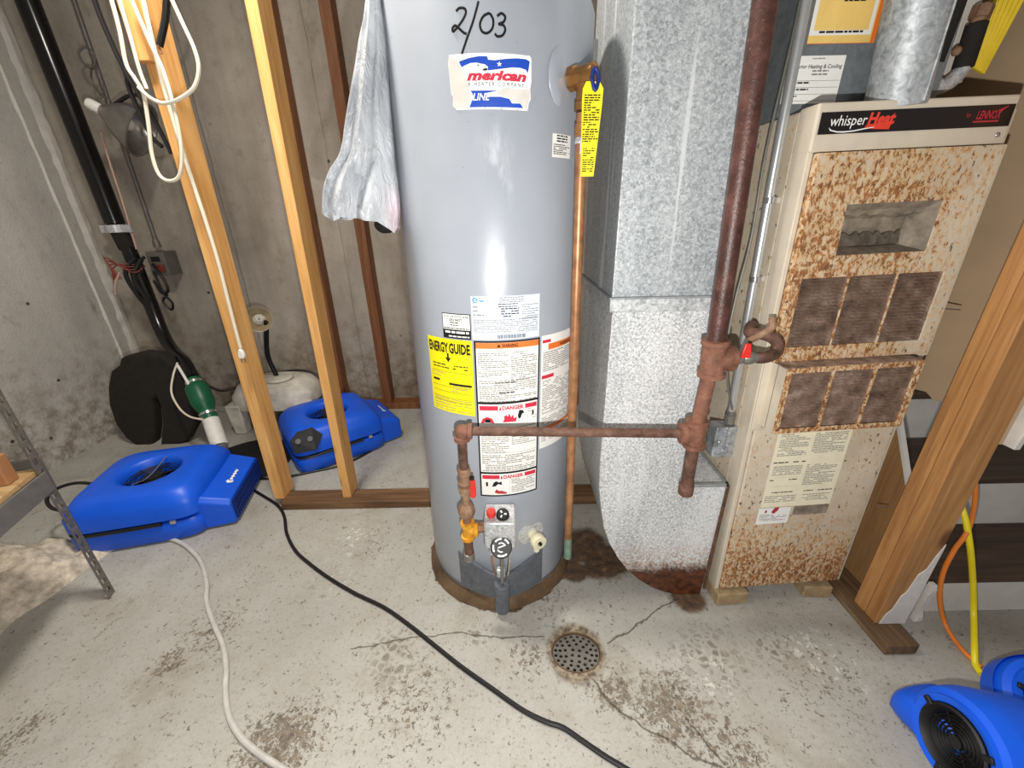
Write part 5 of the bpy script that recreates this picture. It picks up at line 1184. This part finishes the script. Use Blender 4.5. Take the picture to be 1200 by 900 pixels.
b = MB(); u_, v_, _ = frame(ax); b.tube([hd + ax * (-.03 + .010 * a / 6) + (.022 - .0008 * a) * (math.cos(a) * u_ + math.sin(a) * v_) for a in np.linspace(0, 18, 60)], .006, 8); b.build('spiral_bulb', 'bulb', dl)

# ------------------------------------------------------------------ hanging bag
bY = 1.06; b0 = PY(436, 262, bY)
hb = thing('plastic_bag', 'crumpled white plastic bag hanging against the left side of the water heater', 'bag', tuple(b0))
Lf = [(431, -25), (429, 0), (426, 25), (420, 55), (413, 100), (406, 140), (400, 178), (388, 198), (380, 222), (379, 250)]
Rt = [(445, -25), (446, 0), (450, 28), (454, 70), (457, 120), (461, 160), (464, 192), (467, 220), (469, 245), (468, 262)]
rows = []; N = 40
Lw = smooth_path([PY(x, y, bY) - b0 for x, y in Lf], 5); Rw = smooth_path([PY(x, y, bY) - b0 for x, y in Rt], 5)
for k in range(len(Lw)):
    t_ = k / (len(Lw) - 1); a, c_ = Lw[k], Rw[k]; mid_ = (a + c_) / 2; hw = np.linalg.norm(c_ - a) / 2; dx = unit(c_ - a); row = []
    for j in range(N):
        th = 2 * math.pi * j / N; x = math.cos(th); y = math.sin(th); dep = (.010 + .045 * t_) * (1 + .22 * math.sin(7 * th + 3 * t_) * t_ + .35 * mn.noise((th * 1.6, t_ * 5, 3.0)))
        p = mid_ + dx * hw * x + V(0, y * dep, 0)
        p = p + V(0, -.012 * math.cos(9 * x + 4 * t_) * (y < 0) * t_ * (1 - x * x), .004 * mn.noise((th * 3, t_ * 9, 1.0)))
        row.append(p)
    rows.append(row)
last = []
for j in range(N):
    th = 2 * math.pi * j / N; x = math.cos(th); p = rows[-1][j]
    dz = np.interp(x, [-1, -.55, -.30, .1, .38, .6, .9, 1], [0.0, -.014, -.002, .014, .012, -.002, -.022, -.004]); last.append(p + V(0, 0, dz))
rows.append(last); ins = [q + V(0, 0, .02) + (np.mean(last, axis=0) - q) * .25 for q in last]; rows.append(ins)
b = MB(); b.loft(rows, 0, True, True); b.build('film', 'bag', hb, angle=70)
q = PY(452, 266, 1.07); o = MB().sphere(V(0, 0, 0), .024, 20, sc=(1.15, .8, .9)).build('black_lump', 'blk', None); o.location = tuple(q + V(0, 0.0, .006)); tag(o, 'small black rounded object poking out under the white plastic bag', 'object')

# ------------------------------------------------------------------ cords
def cord(name, pts, r, mat, label, cat='cord', k=8):
    P = [np.array(q, float) for q in pts]; o0 = P[0].copy(); o0[2] = 0
    b = MB(); b.tube([q - o0 for q in P], r, 10, k=k); o = b.build(name, mat, None); o.location = tuple(o0); return tag(o, label, cat)
def fl(x, y, z): return GZ(x, y, z)
cord('power_cord', [fl(x, y, .0065) for x, y in ((290, 570), (305, 579), (325, 592), (333, 605), (336, 625), (346, 645), (362, 660), (385, 677), (415, 695), (450, 712), (480, 733), (510, 757), (540, 781), (575, 806), (612, 832), (640, 846), (660, 853), (685, 870), (710, 887), (740, 905), (770, 925))], .0062, 'blackcord', 'long black power cord crossing the grey floor below the heater')
cord('power_cord', [fl(x, y, .006) for x, y in ((291, 561), (310, 561), (335, 559), (365, 553), (400, 545), (430, 531), (452, 515), (462, 506))], .0058, 'blackcord', 'black power cord curving round the fan behind the studs')
cord('power_cord', [PY(118, 568, 1.36), PY(90, 566, 1.36), PY(66, 573, 1.34), PY(55, 585, 1.30), PY(62, 596, 1.26), PY(85, 599, 1.24), PY(105, 598, 1.26)], .0065, 'blackcord', 'short black cord loop behind the slotted shelf upright')
cord('drain_hose', [fl(x, y, .009) for x, y in ((105, 650), (128, 643), (155, 633), (182, 629), (205, 633), (222, 643), (236, 660), (242, 683), (242, 705), (250, 730), (261, 756), (265, 783), (264, 808), (268, 838), (281, 862), (300, 880), (322, 895), (350, 912))], .0075, 'hose', 'pale grey hose snaking from the left fan across the floor', 'hose')
cord('extension_cord', [V(1.21, 1.42, .56), V(1.235, 1.25, .45), V(1.28, 1.10, .36), PX(1104, 550, 1.27), PY(1127, 595, .90), PY(1136, 635, .862), PY(1140, 680, .855), PY(1141, 720, .83), fl(1142, 760, .03), fl(1143, 778, .008), fl(1150, 790, .008)], .0075, 'yellowcord', 'bright yellow extension cord hanging beside the post in front of the stairs')
cord('extension_cord', [PY(1143, 555, .99), PY(1142, 590, .93), PY(1134, 622, .87), PY(1118, 645, .866), PY(1105, 672, .862), PY(1101, 700, .85), fl(1106, 727, .03), fl(1117, 748, .007), fl(1132, 766, .007), fl(1150, 782, .007)], .006, 'orangecord', 'orange cord curving down to the floor left of the yellow cord')
cord('power_cord', [PY(243, 452, 2.3), PY(260, 458, 2.3), PY(282, 453, 2.35), PY(310, 442, 2.40), PY(345, 434, 2.40), PY(372, 440, 2.40), PY(385, 465, 2.35)], .006, 'blackcord', 'thin black cord draped behind the dirty white stool')
cord('sensor_wire', [PY(208, 425, 2.1), PY(203, 440, 2.05), PY(201, 460, 2.0), PY(210, 478, 1.95), PY(222, 488, 1.9), PY(238, 492, 1.88)], .005, 'cable', 'thin white wire looping beside the green check valve', 'wire')
cord('sensor_wire', [PY(208, 428, 2.05), PY(214, 438, 2.03), PY(222, 452, 2.0), PY(226, 462, 1.98)], .007, 'white', 'short thick white lead against the green check valve', 'wire')
